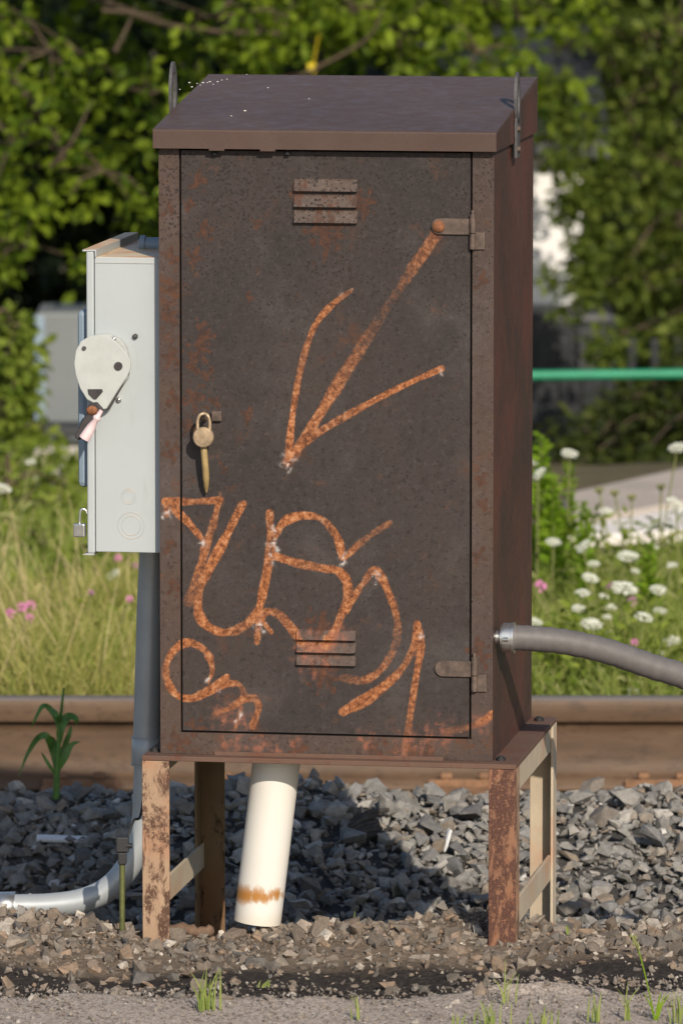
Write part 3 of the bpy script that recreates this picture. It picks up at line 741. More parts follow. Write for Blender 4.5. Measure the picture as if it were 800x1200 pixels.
m.prism(loc_pts([(147, 444), (152, 437), (130, 477), (124, 482)], Y0-.02), 'y', Y0-.022, Y0-.012, 1)
c = cab(139, 429, Y0-.031); m.tube([(c.x, Y0-.0312, c.z), (c.x, Y0-.0335, c.z)], .0078, 14, 1)
m.prism(loc_pts([(103, 456), (120, 456), (121, 459), (113, 468), (110, 468), (104, 462)], Y0-.031), 'y', Y0-.0322, Y0-.0313, 1)
c = cab(99, 408, Y0-.031); m.tube([(c.x, Y0-.0312, c.z), (c.x, Y0-.034, c.z)], .0040, 8, 2)
m.build('handle_plate', [M['cream'], M['dark_grip'], M['lug']], sw)
m = MB(); m.prism(loc_pts([(104, 474), (113, 471), (121, 480), (117, 486), (104, 505), (94, 516), (88, 512), (96, 494), (103, 484)], Y0-.04), 'y', Y0-.046, Y0-.030, 0, .002)
m.ball(cab(108, 481, Y0-.046), .011, 1, 2, (1, .4, .8))
gp = m.build('lever_grip', [M['dark_grip'], M['rustnut']], sw)
m = MB(); a, b_ = cab(119, 481, Y0-.050), cab(99, 514, Y0-.050); d = (b_-a)
m.tube([a, a+d*.18, a+d*.24, a+d*.30, a+d*.34, a+d*.6, b_], [.004, .0045, .0075, .0075, .0052, .0085, .0105], 12, 0)
m.build('grip_sleeve', M['pink'], gp)
# small steel padlock on the switch cover
pk = place_cab(empty('padlock', (0, 0, 0))); tag(pk, 'small square steel padlock on the left edge of the grey disconnect box', 'padlock')
c = cab(93.5, 620, Y0-.004); m = MB(); m.box(c.x-.0105, c.x+.0105, Y0-.012, Y0+.006, c.z-.014, c.z+.010, 0, .0022); m.build('lock_body', M['zinc'], pk)
m = MB(); m.tube(bez([(c.x-.001, Y0+.001, c.z+.008), (c.x+.0005, Y0+.001, c.z+.030), (c.x+.004, Y0+.002, c.z+.036), (c.x+.010, Y0+.003, c.z+.034), (c.x+.0125, Y0+.003, c.z+.028)], 5), .0024, 8); m.build('shackle', M['zinc'], pk)

# ------------------------------------------------------------------ conduits and pipes
YC = .29
def atc(px, py): return at(px, py, YC)
cv = empty('electrical_conduit', atc(173, 880)); tag(cv, 'smooth grey conduit dropping from the disconnect box and bending left along the ground', 'conduit')
iv = Matrix.Translation(-cv.location)
def rel(P): return [p-cv.location for p in P]
m = MB(); up_ = bez([atc(180, 640), atc(177, 700), atc(174, 800), atc(172, 868)], 4); m.tube(rel(up_), .0255, 20)
m.build('upper_pipe', M['conduit'], cv)
m = MB(); lowp = bez([atc(172, 866), atc(171, 920), atc(168, 968), atc(155, 1008), atc(130, 1039), atc(98, 1055), atc(60, 1061), atc(16, 1062.5)], 6)
m.tube(rel(lowp), .0232, 20); m.build('elbow_pipe', M['conduit'], cv)
for a, b_ in (((172.5, 864), (172, 896)), ((18, 1062.5), (-8, 1063))):
    m = MB(); A, B = atc(*a), atc(*b_); d = B-A
    m.tube(rel([A, A+d*.04, B-d*.04, B]), [.0262, .0285, .0285, .0262], 20); m.tube(rel([A-d*.02, A+d*.02]), .0292, 20); m.tube(rel([B-d*.02, B+d*.02]), .0292, 20)
    m.build('coupling', M['conduit'] if a[0] > 100 else M['zinc'], cv)
m = MB(); m.tube(rel([atc(-6, 1063), atc(-300, 1066), atc(-520, 1085)]), .0232, 16); m.build('straight_pipe', M['conduit'], cv)
# right hand flexible conduit
e0 = cab(584, 743, .05); n_ = Vector((1, 0, 0))
fx = place_cab(empty('flexible_conduit', (0, 0, 0))); tag(fx, 'grey rubbery flexible conduit arching out of the right side of the cabinet', 'conduit')
ly = .045; E = Vector((CW, ly, cab(590, 747, ly).z))
def fl(px, py, yy): return cab(px, py, yy)
path = bez([E+Vector((.024, 0, 0)), fl(620, 748, ly+.01), fl(660, 752, ly+.03), fl(710, 763, ly+.06), fl(760, 780, ly+.09), fl(812, 798, ly+.12), fl(900, 848, ly+.16), fl(980, 930, ly+.2), fl(1010, 1060, ly+.24)], 8)
m = MB(); rad = [.0232+.0006*math.sin(i*2.1) for i in range(len(path))]; m.tube(path, rad, 20)
m.build('hose', M['hose'], fx)
m = MB(); m.tube([E+Vector((-.002, 0, 0)), E+Vector((.010, 0, 0))], .0125, 16)
for a, b_, r_ in ((.010, .014, .0235), (.0135, .030, .0268), (.0295, .034, .0285)): m.tube([E+Vector((a, 0, 0)), E+Vector((b_, 0, 0))], r_, 24)
m.tube([E+Vector((.016, -.0262, 0)), E+Vector((.026, -.0275, 0))], .004, 8)
m.build('connector', M['zinc'], fx)
# cream drain pipe under the cabinet
YP = .10
a, b_ = at(325, 884, YP), at(301.5, 1080, YP+.0)
dp = empty('drain_pipe', (b_.x, b_.y, b_.z)); tag(dp, 'cream plastic pipe hanging askew under the cabinet with an orange rust stain', 'pipe')
ax = (a-b_); m = MB(); m.tube([Vector((0, 0, 0)), ax*.03, ax*.97, ax+ax.normalized()*.01], .0435, 40, 0, False)
m.tube([ax*.4, ax*.005, Vector((0, 0, 0))], .0395, 32, 0, False)
n = 40
t = ax.normalized(); u_ = t.cross(Vector((0, 1, 0))).normalized(); v_ = t.cross(u_)
V = [(u_*math.cos(6.2832*i/n)+v_*math.sin(6.2832*i/n))*r_ for r_ in (.0435, .0395) for i in range(n)]
m.add(V, [(i, (i+1) % n, n+(i+1) % n, n+i) for i in range(n)])
m.build('pipe_wall', M['pvc'], dp)
for px in (288, 303, 320): m = MB(); p = at(px, 1081, YP)-b_; m.tube([p, p+Vector((.001, 0, -.008)), p+Vector((.002, -.002, -.016))], [.002, .0015, .0004], 6); m.build('root_hair', M['umbelgreen'], dp)
# ground rod
g0 = at(143, 1100, .04); gr = empty('ground_rod', (g0.x, g0.y, g0.z)); tag(gr, 'thin greenish ground rod with a black clamp beside the left front leg', 'ground rod')
top = at(143.5, 984, .04)-g0
m = MB(); m.tube([Vector((0, 0, -.08)), top], .0052, 10); m.build('rod', M['rod'], gr)
m = MB(); m.box(-.011, .012, -.011, .012, top.z-.022, top.z+.006, 0, .002, Matrix.Translation((top.x, 0, 0))); m.tube([top+Vector((.0, -.006, -.010)), top+Vector((.018, -.008, -.010))], .005, 6)
m.box(-.008, .008, -.009, .009, top.z-.045, top.z-.023, 0, .002, Matrix.Translation((top.x, 0, 0)))
m.build('clamp', M['wire'], gr)
m = MB(); P = bez([top+Vector((.006, .0, -.006)), top+Vector((.020, .03, .030)), at(165, 955, .10)-g0, at(174, 905, .2)-g0, at(188, 900, .3)-g0, at(196, 925, .33)-g0, at(190, 960, .36)-g0], 6); m.tube(P, .0024, 8); m.build('wire', M['wire'], gr)

# ------------------------------------------------------------------ rail
YR, ZR0, K = 3.6, -.309, 1.15
rl = empty('railway_rail', (0, YR, ZR0)); tag(rl, 'long brown rusted steel railway rail running behind the cabinet', 'rail')
half = [(.0, 0), (.076, 0), (.076, .011), (.030, .0235), (.016, .034), (.013, .060), (.013, .112), (.015, .132), (.0300, .1370), (.0315, .140), (.0315, .172), (.030, .180), (.026, .184), (.012, .1856)]
pr = [(p[0]*K, p[1]*K) for p in half[1:]]; pr = pr+[(-a, b) for a, b in pr[::-1]]
m = MB(); m.prism(pr, 'x', -14, 14); o = m.build('rail_body', M['rail'], rl); o.data.polygons.foreach_set('use_smooth', [len(p.vertices) == 4 and abs(p.normal.x) < .5 for p in o.data.polygons])
def px_x(px): return (px-400)/ppm(YR)
for k, px in enumerate((-170, 92, 286, 546, 778, 1010)):
    x = px_x(px); m = MB(); m.prism([(-.19, -.010), (.19, -.010), (.19, .004), (.10, .014), (-.10, .014), (-.19, .004)], 'x', x-.092, x+.092, 0, .002)
    m.box(x-.088, x+.088, -.097, -.0835, .010, .030, 0, .003)
    m.build('tie_plate', M['tieplate'], rl)
    for dx in (-.045, .045):
        m = MB(); m.box(x+dx-.008, x+dx+.008, -.098, -.082, .0, .040, 0, .002); m.box(x+dx-.014, x+dx+.014, -.102, -.070, .032, .046, 0, .004); m.build('spike', M['tieplate'], rl)
for px, w_ in ((92, .24), (286, .24), (546, .24), (778, .24), (-170, .24), (1010, .24)):
    x = px_x(px); m = MB(); m.box(x-w_/2, x+w_/2, YR-.55, YR+1.9, ZR0-.2, ZR0-.012, 0, .01)
    ot = m.build('sleeper', M['drift']); tag(ot, 'dark wooden sleeper under the rail, nearly buried in ballast', 'sleeper', 'sleepers under the rail')

# ------------------------------------------------------------------ litter on the ballast
def on_ground(px, py, lift=.0, lo=0.0, hi=40.0):
    for k in range(4000):
        Y = lo+(hi-lo)*k/4000; p = at(px, py, Y)
        if p.z-lift <= float(gz(p.x, p.y)) and Y > lo+.02: return p
    return at(px, py, hi)
def litter(name, px0, py0, px1, py1, Y, w_, h_, mat, label, cat, rot=0.0):
    Y = on_ground((px0+px1)/2, (py0+py1)/2, .022, .9).y
    a, b_ = at(px0, py0, Y), at(px1, py1, Y); L = (b_-a).length; c = (a+b_)/2
    m = MB(); m.box(-L/2, L/2, -w_/2, w_/2, -h_/2, h_/2, 0, min(h_, w_)*.2)
    m.prism([(-L*.45, h_*.5), (L*.42, h_*.5), (L*.40, h_*.62), (-L*.44, h_*.58)], 'y', -w_*.35, w_*.30, 0)
    o = m.build(name, mat); o.location = c; d = b_-a; o.rotation_euler = (.35, -math.atan2(d.z, d.x), rot); tag(o, label, cat); return o
litter('plastic_strip', 43, 982, 104, 984, 1.00, .02, .008, M['white'], 'white plastic strip lying on the shaded ballast at left', 'strip')
litter('paper_scrap', 520, 998, 527, 972, 1.03, .014, .006, M['white'], 'small upright white scrap on the sunlit ballast between the pipe and right leg', 'scrap')
litter('wood_chip', 499, 1027, 523, 1008, .84, .012, .009, M['rubble'], 'short pale stick lying on ballast left of the rusty right leg', 'stick')
YW = on_ground(428, 985, .02, .9).y; bd = empty('broken_board', at(428, 976, YW)); tag(bd, 'dark splintered board lying on the ballast right of the cream pipe', 'board')
for k in range(7):
    a = at(398+k*2, 992-k*4.2, YW)-bd.location; b_ = at(440+R.uniform(-4, 16), 975-k*3.6, YW+.04)-bd.location
    a.y += k*.008; b_.y += k*.008
    m = MB(); mid_ = (a+b_)/2+Vector((0, 0, R.uniform(.0, .006))); m.tube([a, mid_, b_], [.004, .0085, .0045], 5, 0, True, .6); m.build('splinter', M['wood'], bd)
def stick(px0, py0, px1, py1, Y, r, mat, label):
    a, b_ = at(px0, py0, Y), at(px1, py1, Y+.03); o = empty('wood_piece', (a+b_)/2)
    m = MB(); c = o.location; m.tube(bez([a-c, (a-c)*.3+Vector((0, 0, r*.5)), (b_-c)*.4-Vector((0, 0, r*.3)), b_-c], 4), [r*(.6+.5*abs(math.sin(i*1.3))) for i in range(13)], 7, 0, True, .8)
    p = m.build('wood_piece', mat); p.location = c; bpy.data.objects.remove(o); tag(p, label, 'wood'); return p
stick(196, 1093, 250, 1090, .12, .012, M['drift'], 'brown bit of rotten wood lying between the left legs')
stick(292, 1010, 345, 1004, .90, .004, M['wood'], 'long thin dark splinter lying on ballast behind the cream pipe')

# ------------------------------------------------------------------ plants
def blade_ribbon(m, P, wds, mi=0, up=None, fold=.25):
    """leaf blade along a path with a folded midrib"""
    P = [Vector(p) for p in P]; n = len(P); V = []; F = []
    for i in range(n):
        t = (P[min(i+1, n-1)]-P[max(i-1, 0)]).normalized(); sd = t.cross(Vector((0, -1, .35))).normalized(); nn = sd.cross(t)
        V += [P[i]-sd*wds[i]+nn*wds[i]*fold, P[i], P[i]+sd*wds[i]+nn*wds[i]*fold]
    for i in range(n-1):
        b = i*3; F += [(b, b+1, b+4, b+3), (b+1, b+2, b+5, b+4)]
    m.add(V, F, mi, True)
YS = 1.72
s0 = at(66, 934, YS); cs = empty('corn_seedling', s0); tag(cs, 'green corn-like seedling growing out of the ballast in front of the rail at left', 'seedling')
def S_(px, py, dy=0.0): return at(px, py, YS+dy)-s0
m = MB(); m.tube(bez([S_(66, 936), S_(67, 905), S_(69, 870), S_(72, 835), S_(75, 806)], 5), [.0075-.0055*i/20 for i in range(21)], 8); m.build('stem', M['corn'], cs)
for L, wd in (([(67, 905), (62, 880), (55, 863), (44, 866), (32, 885), (22, 911)], .0085), ([(68, 903), (76, 888), (84, 873), (95, 869)], .0085), ([(69, 898), (75, 878), (82, 858), (84, 850)], .007),
              ([(70, 870), (72, 852), (80, 840), (90, 843), (88, 851)], .0105), ([(70, 858), (66, 842), (58, 830), (50, 828), (42, 842), (36, 854)], .0068), ([(71, 848), (67, 838), (61, 829)], .007),
              ([(66, 908), (58, 897), (52, 887), (48, 881)], .0042), ([(66, 880), (63, 868), (58, 862)], .006)):
    P = bez([S_(a, b, R.uniform(-.02, .02)*(i > 0)) for i, (a, b) in enumerate(L)], 5); n = len(P)
    m = MB(); blade_ribbon(m, P, [wd*(.5+.5*math.sin(min(1, i/(n-1)*2.2)*math.pi/2))*max(.05, 1-(i/(n-1))**2.5) for i in range(n)]); m.build('leaf', M['corn'], cs)

def tuft(px, py, hpx, n, label, Y, spread=12, mat='tuft', seed=False):
    """a clump of grass blades"""
    b = at(px, py, Y); b.z = float(gz(b.x, b.y))+.008; s = ppm(Y)
    m = MB()
    for k in range(n):
        h = hpx/s*R.uniform(.45, 1.0); a = R.uniform(0, 6.28); ln = R.uniform(.05, .4)*h; o = Vector((R.gauss(0, spread/s*.4), R.gauss(0, spread/s*.3), 0))
        d = Vector((math.cos(a), math.sin(a)*.7, 0)); P = [o+d*ln*t*t+Vector((0, 0, h*t*(1-.12*t))) for t in (0, .25, .5, .75, 1)]
        w0 = R.uniform(.0009, .0019); blade_ribbon(m, P, [w0, w0*1.1, w0*.9, w0*.55, .0002])
    o = m.build('grass_tuft', M[mat]); o.location = b; tag(o, label, 'grass', 'grass tufts along the foreground'); return o
tuft(245, 1196, 62, 16, 'grass tuft with a tall middle blade below the left front leg', -.62, 18)
tuft(372, 1089, 24, 3, 'tiny green sprout left of the slightly taller sprout under the cabinet', .22, 3)
tuft(415, 1090, 42, 4, 'slim green sprout in the shaded stones right of the cream pipe', .24, 4)
tuft(310, 1168, 12, 5, 'low flat green sprig on the dark soil below the cream pipe', -.45, 14)
tuft(420, 1199, 34, 5, 'short sparse grass at bottom centre edge of the asphalt', -.70, 14)
tuft(572, 1199, 40, 11, 'thick low grass tuft on the bottom edge below the rusty right leg', -.78, 26)
tuft(601, 1112, 22, 3, 'small blade of grass at the foot of the rusty right leg', -.07, 3)
tuft(592, 1190, 76, 5, 'thin upright grass between the two thick tufts at bottom right', -.60, 12)
tuft(640, 1199, 34, 12, 'bushy low tuft on the bottom edge right of the rusty leg', -.80, 26)
tuft(697, 1199, 50, 7, 'narrow grass tuft at bottom edge left of the tall seeding grass', -.76, 10)
tuft(732, 1199, 60, 6, 'leaning grass clump just left of the tall seeding grass', -.74, 10)
tuft(793, 1199, 52, 10, 'grass tuft in the bottom right corner of the asphalt', -.76, 16)
tuft(540, 1199, 22, 5, 'very short grass sprouts left of the thick low tuft', -.80, 16)
tuft(665, 1110, 14, 3, 'tiny blades of grass on gravel right of the pale back leg', -.04, 5)
b = at(768, 1199, -.72); b.z = float(gz(b.x, b.y)); tg = empty('seeding_grass', b); tag(tg, 'tall seeding grass stalk leaning left at bottom right of the asphalt', 'grass')
P = bez([Vector((0, 0, 0)), at(757, 1150, -.72)-b, at(748, 1115, -.72)-b, at(741, 1098, -.72)-b], 5); m = MB(); m.tube(P, .0013, 6); m.build('stem', M['green'], tg)
m = MB()
for k in range(14): q = P[-1-k//3]; m.ball(q+Vector((R.gauss(0, .002), R.gauss(0, .002), R.gauss(0, .003))), .0022, 0, 1, (1, 1, 2))
m.build('seed_head', M['stalk'], tg)
m = MB()
for k in range(5): a = R.uniform(-1, 1); blade_ribbon(m, [Vector((0, 0, 0)), Vector((a*.012, 0, .03)), Vector((a*.035, .0, .055))], [.0022, .002, .0003])
m.build('leaf', M['green'], tg)

def ribbons(name, base, H, lean, wid, mat, seg=4):
    """many grass blades in one mesh: base (n,3), height, lean vector (n,2), width"""
    n = len(base); ts = np.linspace(0, 1, seg); az = NR.uniform(0, np.pi, n); sd = np.stack([np.cos(az), np.sin(az)*.5, np.zeros(n)], 1)
    V = np.zeros((n, seg, 2, 3))
    for i, t in enumerate(ts):
        c = base.copy(); c[:, :2] += lean*(t**1.8)[None] if False else lean*(t**1.8); c[:, 2] += H*t*(1-.15*t)
        w_ = (wid*(1-t**1.6)*.5+.0004)[:, None]
        V[:, i, 0] = c-sd*w_; V[:, i, 1] = c+sd*w_
    idx = np.arange(n)[:, None]*(seg*2)+np.arange(seg-1)[None]*2
    F = np.stack([idx, idx+1, idx+3, idx+2], -1).reshape(-1, 4)
    return np_mesh(name, V.reshape(-1, 3), F, mat, smooth=True)
def meadow(name, n, x0, x1, y0, y1, h0, h1, mat, label, wd=(.003, .008)):
    x = NR.uniform(x0, x1, n); y = y0+(y1-y0)*NR.random(n)**1.15
    cl = .5+.5*np.sin(x*6.1+y*2.3)*np.sin(y*3.7-x*2.9+1); keep = NR.random(n) < .45+.55*cl; x, y, cl = x[keep], y[keep], cl[keep]; n = len(x)
    H = NR.uniform(h0, h1, n)*(.6+.5*cl); a = NR.uniform(0, 6.28, n); L = H*NR.uniform(.1, .75, n)
    o = ribbons(name, np.stack([x, y, gz(x, y)], 1), H, np.stack([np.cos(a)*L, np.sin(a)*L*.7], 1), NR.uniform(*wd, n), mat)
    return tag(o, label, 'grass', kind='stuff')
meadow('meadow_grass', 36000, -2.3, .30, 3.82, 5.2, .10, .32, M['meadow_l'], 'yellow green dry meadow grass beyond the rail on the left')
meadow('meadow_grass', 34000, .0, 2.4, 3.82, 6.1, .14, .30, M['meadow_r'], 'greener flowering meadow grass beyond the rail on the right')

# leafy weeds, as ground cover between the grass
def leaves_mesh(name, P, D, size, mat, parent=None, asp=.5, jitter=.5, seg=2):
    """one folded pointed leaf at every P (n,3), along direction D"""
    n = len(P); D = D+NR.normal(0, jitter, D.shape); D /= np.linalg.norm(D, axis=1)[:, None]+1e-9
    A = NR.normal(0, 1, (n, 3)); A[:, 2] += .8; sd = np.cross(D, A); sd /= np.linalg.norm(sd, axis=1)[:, None]+1e-9; nn = np.cross(sd, D)
    s = (size*NR.uniform(.6, 1.25, n))[:, None]; w_ = s*asp*.5
    V = np.stack([P, P+D*s*.38-sd*w_+nn*s*.06, P+D*s*.38+nn*s*-.02, P+D*s*.38+sd*w_+nn*s*.06,
                  P+D*s*.72-sd*w_*.72+nn*s*.02, P+D*s*.72+sd*w_*.72+nn*s*.02, P+D*s-nn*s*.10], 1)
    b = np.arange(n)[:, None]*7
    F = np.concatenate([b+np.array([[0, 2, 1]]), b+np.array([[0, 3, 2]]), b+np.array([[1, 2, 4]]), b+np.array([[2, 3, 5]]), b+np.array([[2, 5, 4]]), b+np.array([[4, 5, 6]])])
    return np_mesh(name, V.reshape(-1, 3), F, mat, parent, smooth=False)
def weeds(label, n, x0, x1, y0, y1, hmax, size, mat):
    x = NR.uniform(x0, x1, n); y = NR.uniform(y0, y1, n); cl = np.clip(np.sin(x*5+1)*np.sin(y*4+x*2)+.4, 0.05, 1)
    z = gz(x, y)+NR.random(n)*hmax*cl
    a = NR.uniform(0, 6.28, n); D = np.stack([np.cos(a), np.sin(a), NR.uniform(-.3, .8, n)], 1)
    return tag(leaves_mesh('leafy_weeds', np.stack([x, y, z], 1), D, size, mat, asp=.42), label, 'weeds', kind='stuff')
weeds('leafy green weeds mixed into the flowering meadow on the right', 13000, .1, 2.3, 3.85, 5.9, .30, .035, M['leaf_c'])
weeds('leafy weeds low in the dry meadow on the left', 4500, -2.2, .2, 3.9, 5.6, .20, .030, M['leaf_c'])

weeds('low leafy weeds covering the ground behind the left meadow', 16000, -4.0, .32, 5.1, 9.3, .16, .050, M['leaf_c'])
meadow('meadow_grass', 12000, -3.6, .32, 5.1, 9.4, .08, .20, M['meadow_r'], 'short green grass among the weeds behind the left meadow')
# flowers
UMB = []
def flower(name, px, py, Y, rpx, label, cat='flower', group=None, kind='umbel', tilt=0.0, leaves=True, curved=0.0):
    h = at(px, py, Y); s = ppm(Y); r = rpx/s*.92; bx = h.x+R.uniform(-.05, .05); b = Vector((bx, Y+R.uniform(-.02, .04), 0)); b.z = float(gz(b.x, b.y))
    o = empty(name, b); tag(o, label, cat, group); H = h-b
    m = MB(); P = bez([Vector((0, 0, 0)), Vector((H.x*.25+curved, H.y*.3, H.z*.5)), H-Vector((0, 0, r*.25))], 5); m.tube(P, .0022, 6)
    if leaves:
        for k in range(5):
            q = P[1+k]; a = R.uniform(0, 6.28); d = Vector((math.cos(a), math.sin(a)*.6, .5)); blade_ribbon(m, [q, q+d*.04, q+d*.075+Vector((0, 0, -.02))], [.003, .006, .0006], 0)
    m.build('stem', M['stalk'], o)
    m = MB(); T = Matrix.Translation(H) @ Matrix.Rotation(tilt, 4, 'Y') @ Matrix.Rotation(.35, 4, 'X')
    if kind == 'umbel':
        n = 64
        for k in range(n):
            rr = r*math.sqrt((k+.5)/n); a = k*2.39996; bm = bmesh.new(); bmesh.ops.create_icosphere(bm, subdivisions=1, radius=r*.125*R.uniform(.7, 1.25))
            m.bm(bm, 0, T @ Matrix.Translation((rr*math.cos(a), rr*math.sin(a), -rr*rr/r*.30+R.uniform(-.10, .10)*r)) @ Matrix.Diagonal((1, 1, .45, 1)))
        for k in range(8): a = k*.785; m.tube([T @ Vector((0, 0, -r*.75)), T @ Vector((r*.7*math.cos(a), r*.7*math.sin(a), -r*.25))], r*.03, 4, 1)
        mats = [M['petal'], M['stalk']]
    elif kind == 'seed':
        for k in range(26):
            a = k*2.39996; t = (k+.5)/26; rr = r*math.sqrt(t)
            m.tube([T @ Vector((0, 0, -r*.9)), T @ Vector((rr*math.cos(a), rr*math.sin(a), r*.25*(1+t*.5)))], [r*.02, r*.09], 4, 0)
        mats = [M['umbelgreen']]
    else:
        for k in range(34):
            v = Vector((R.gauss(0, 1), R.gauss(0, 1), R.gauss(0, 1)+.3)).normalized()*r; q = H+v*.35; blade_ribbon(m, [q, H+v*.8, H+v*1.05], [r*.08, r*.2, r*.03])
        mats = [M['pinkpet'] if kind == 'pink' else M['purple']]
    m.build('flower_head', mats, o); return o
GW = 'white umbel flowers in the meadow'
for k in range(18):
    flower('umbel_flower', R.uniform(640, 800), R.uniform(650, 800), R.uniform(4.1, 5.2), R.uniform(4.5, 7.5), 'small white umbel scattered low among the weeds around the grey hose', 'flower', 'small white umbels among the weeds', 'umbel', R.uniform(-.3, .4))
for px, py, Y, r, tl, lb in [
    (667, 529, 5.6, 11, .1, 'white umbel standing alone against dark shrubs just right of the cabinet'), (793, 522, 5.4, 12, -.1, 'tall white umbel at the right edge against the dark shrubs'),
    (630, 553, 5.2, 10, -.7, 'tilted white umbel touching the right side of the cabinet'), (623, 540, 5.6, 8, 0, 'white umbel half hidden by the right side of the cabinet'),
    (792, 588, 4.9, 13, .6, 'large tilted white umbel at right edge over the pale footpath'), (710, 597, 5.2, 9, .1, 'white umbel in front of the pale footpath under green seed heads'),
    (682, 638, 4.9, 11, -.75, 'steeply tilted white umbel left below the pale footpath'), (648, 633, 5.2, 10, .1, 'flat white umbel low beside the cabinet under the leafy goldenrods'),
    (735, 649, 4.9, 14, .05, 'wide flat white umbel seen edge on below the pale footpath'), (692, 675, 4.5, 11, .3, 'round white umbel above the broad flat umbel right of the cabinet'),
    (731, 686, 4.4, 17, .15, 'broadest flat white umbel in the middle of the right meadow'), (772, 689, 4.7, 12, .2, 'greenish fading umbel right of the broadest umbel'),
    (682, 693, 4.4, 10, .05, 'small white umbel left of the broadest umbel'), (677, 711, 4.3, 10, .05, 'flat white umbel straight above the hose near the cabinet'),
    (715, 710, 4.4, 8, .05, 'little white umbel between two big umbels above the hose'), (693, 728, 4.0, 14, .1, 'bright big white umbel closest above the grey hose'),
    (754, 721, 4.1, 12, .2, 'bright white umbel above the middle of the grey hose'), (773, 714, 4.3, 9, .1, 'small white umbel right of the bright umbel above the hose'),
    (627, 727, 4.2, 10, .2, 'pale cream umbel against the cabinet side above the connector'), (787, 748, 4.1, 12, 0, 'grey white umbel at right just above the hose'),
    (682, 793, 4.2, 9, .05, 'small white umbel below the hose nearest the cabinet'), (757, 800, 4.1, 12, .25, 'white umbel below the hose towards the right edge'),
    (742, 809, 4.0, 10, .1, 'white umbel resting on the rail line below the hose'), (781, 811, 4.05, 11, .1, 'rightmost white umbel just above the rail'),
    (695, 659, 4.9, 8, .05, 'small flat umbel above the round white umbel'), (765, 640, 5.0, 7, .05, 'tiny white umbel below the footpath at right'),
    (131, 672, 4.9, 10, -.6, 'single white umbel just under the grey disconnect box'), (3, 570, 5.6, 12, .2, 'white umbel on a tall stalk at the left edge'), (36, 540, 7.0, 7, 0, 'small blurred pale umbel at left below the grey panel')]:
    flower('umbel_flower', px, py, Y, r, lb, 'flower', GW, 'umbel', tl)
for px, py, Y, r, kd, lb in [(633, 687, 4.6, 8, 'pink', 'pink clover flower beside the right side of the cabinet'), (740, 705, 4.5, 7, 'purple', 'dull purple flower below the broadest white umbel'),
    (743, 753, 4.0, 5, 'pink', 'tiny pink flower near the middle of the hose'), (707, 752, 4.1, 5, 'purple', 'purple flower under the brightest umbel above the hose'), (712, 685, 4.6, 5, 'purple', 'small purple flower left of the broadest umbel'),
    (13, 719, 4.3, 7, 'pink', 'leftmost pink flower in the left meadow'), (26, 712, 4.3, 7, 'pink', 'pink flower in the middle of the left cluster of three'), (36, 710, 4.35, 7, 'pink', 'upper right pink flower of the left meadow cluster'), (35, 724, 4.3, 6, 'pink', 'lowest pink flower of the left meadow cluster'),
    (138, 654, 5.0, 5, 'pink', 'small pink flower right under the disconnect box'), (158, 663, 4.9, 5, 'purple', 'purple flower touching the conduit under the disconnect box'), (152, 702, 4.4, 5, 'pink', 'pink flower left of the conduit midway down'), (107, 695, 4.5, 4, 'purple', 'faint dull flower alone in the middle of the left meadow')]:
    flower('meadow_flower', px, py, Y, r, lb, 'flower', 'pink and purple meadow flowers', kd)
for px, py, lb in ((702, 575, 'leftmost green seed head before the footpath'), (720, 578, 'larger round green seed head second from left'), (740, 583, 'lowest green seed head before the footpath'), (774, 571, 'green seed head at right before the road shoulder')):
    flower('seed_head_plant', px, py, 5.5, 7, lb, 'plant', 'green seed heads before the footpath', 'seed')
def goldenrod(px, pt, pb, Y, wpx, label):
    t_ = at(px, pt, Y); b = Vector((t_.x, Y, 0)); b.z = float(gz(b.x, Y)); o = empty('leafy_plant', b); tag(o, label, 'plant'); H = t_-b; s = ppm(Y)
    m = MB(); m.tube(bez([Vector((0, 0, 0)), H*.5+Vector((.006, 0, 0)), H], 5), [.004-.003*i/10 for i in range(11)], 6); m.build('stem', M['stalk'], o)
    n = 260; tt = NR.random(n)**.8*.88+.12; a = NR.uniform(0, 6.28, n); P = np.outer(tt, np.array(H)); D = np.stack([np.cos(a), np.sin(a), .55+0*a], 1)
    w_ = wpx/s*(1.1-tt*.7)
    leaves_mesh('leaf', P, D, w_, M['green'], o, asp=.34, jitter=.25)
goldenrod(634, 512, 640, 5.6, 34, 'bright green leafy spike beside the cabinet under the dark shrubs'); goldenrod(667, 545, 650, 5.7, 24, 'shorter bright green spike right of the tallest leafy spike')
goldenrod(646, 560, 660, 5.4, 30, 'leafy green plant between the two bright spikes'); goldenrod(685, 590, 690, 5.2, 24, 'green leafy plant left of the footpath end'); goldenrod(760, 640, 740, 4.8, 26, 'green leafy plant below the footpath at right')
for px, p2, top, Y, lb in ((8, 34, 570, 5.0, 'long dry stalk bending right at the left edge'), (75, 40, 605, 5.0, 'dry stalk leaning right toward the disconnect box'), (30, 20, 640, 4.6, 'short straw stalk at left in the meadow'), (48, 60, 660, 4.5, 'bent straw stalk in the left meadow')):
    a = at(px, top, Y); b = Vector((at(p2, 700, Y).x, Y, 0)); b.z = float(gz(b.x, Y)); m = MB(); m.tube(bez([Vector((0, 0, 0)), (a-b)*.55+Vector((.01, 0, 0)), a-b], 6), [.0028-.002*i/12 for i in range(13)], 6)
    blade_ribbon(m, [(a-b)*.3, (a-b)*.4+Vector((.05, 0, .01)), (a-b)*.4+Vector((.10, 0, -.03))], [.003, .004, .0005])
    o = m.build('dry_stalk', M['straw']); o.location = b; tag(o, lb, 'stalk', 'dry stalks in the left meadow')
meadow('dry_stems', 900, -2.2, .25, 3.9, 5.6, .25, .55, M['straw'], 'thin straw coloured stems standing in the left meadow', (.002, .004))

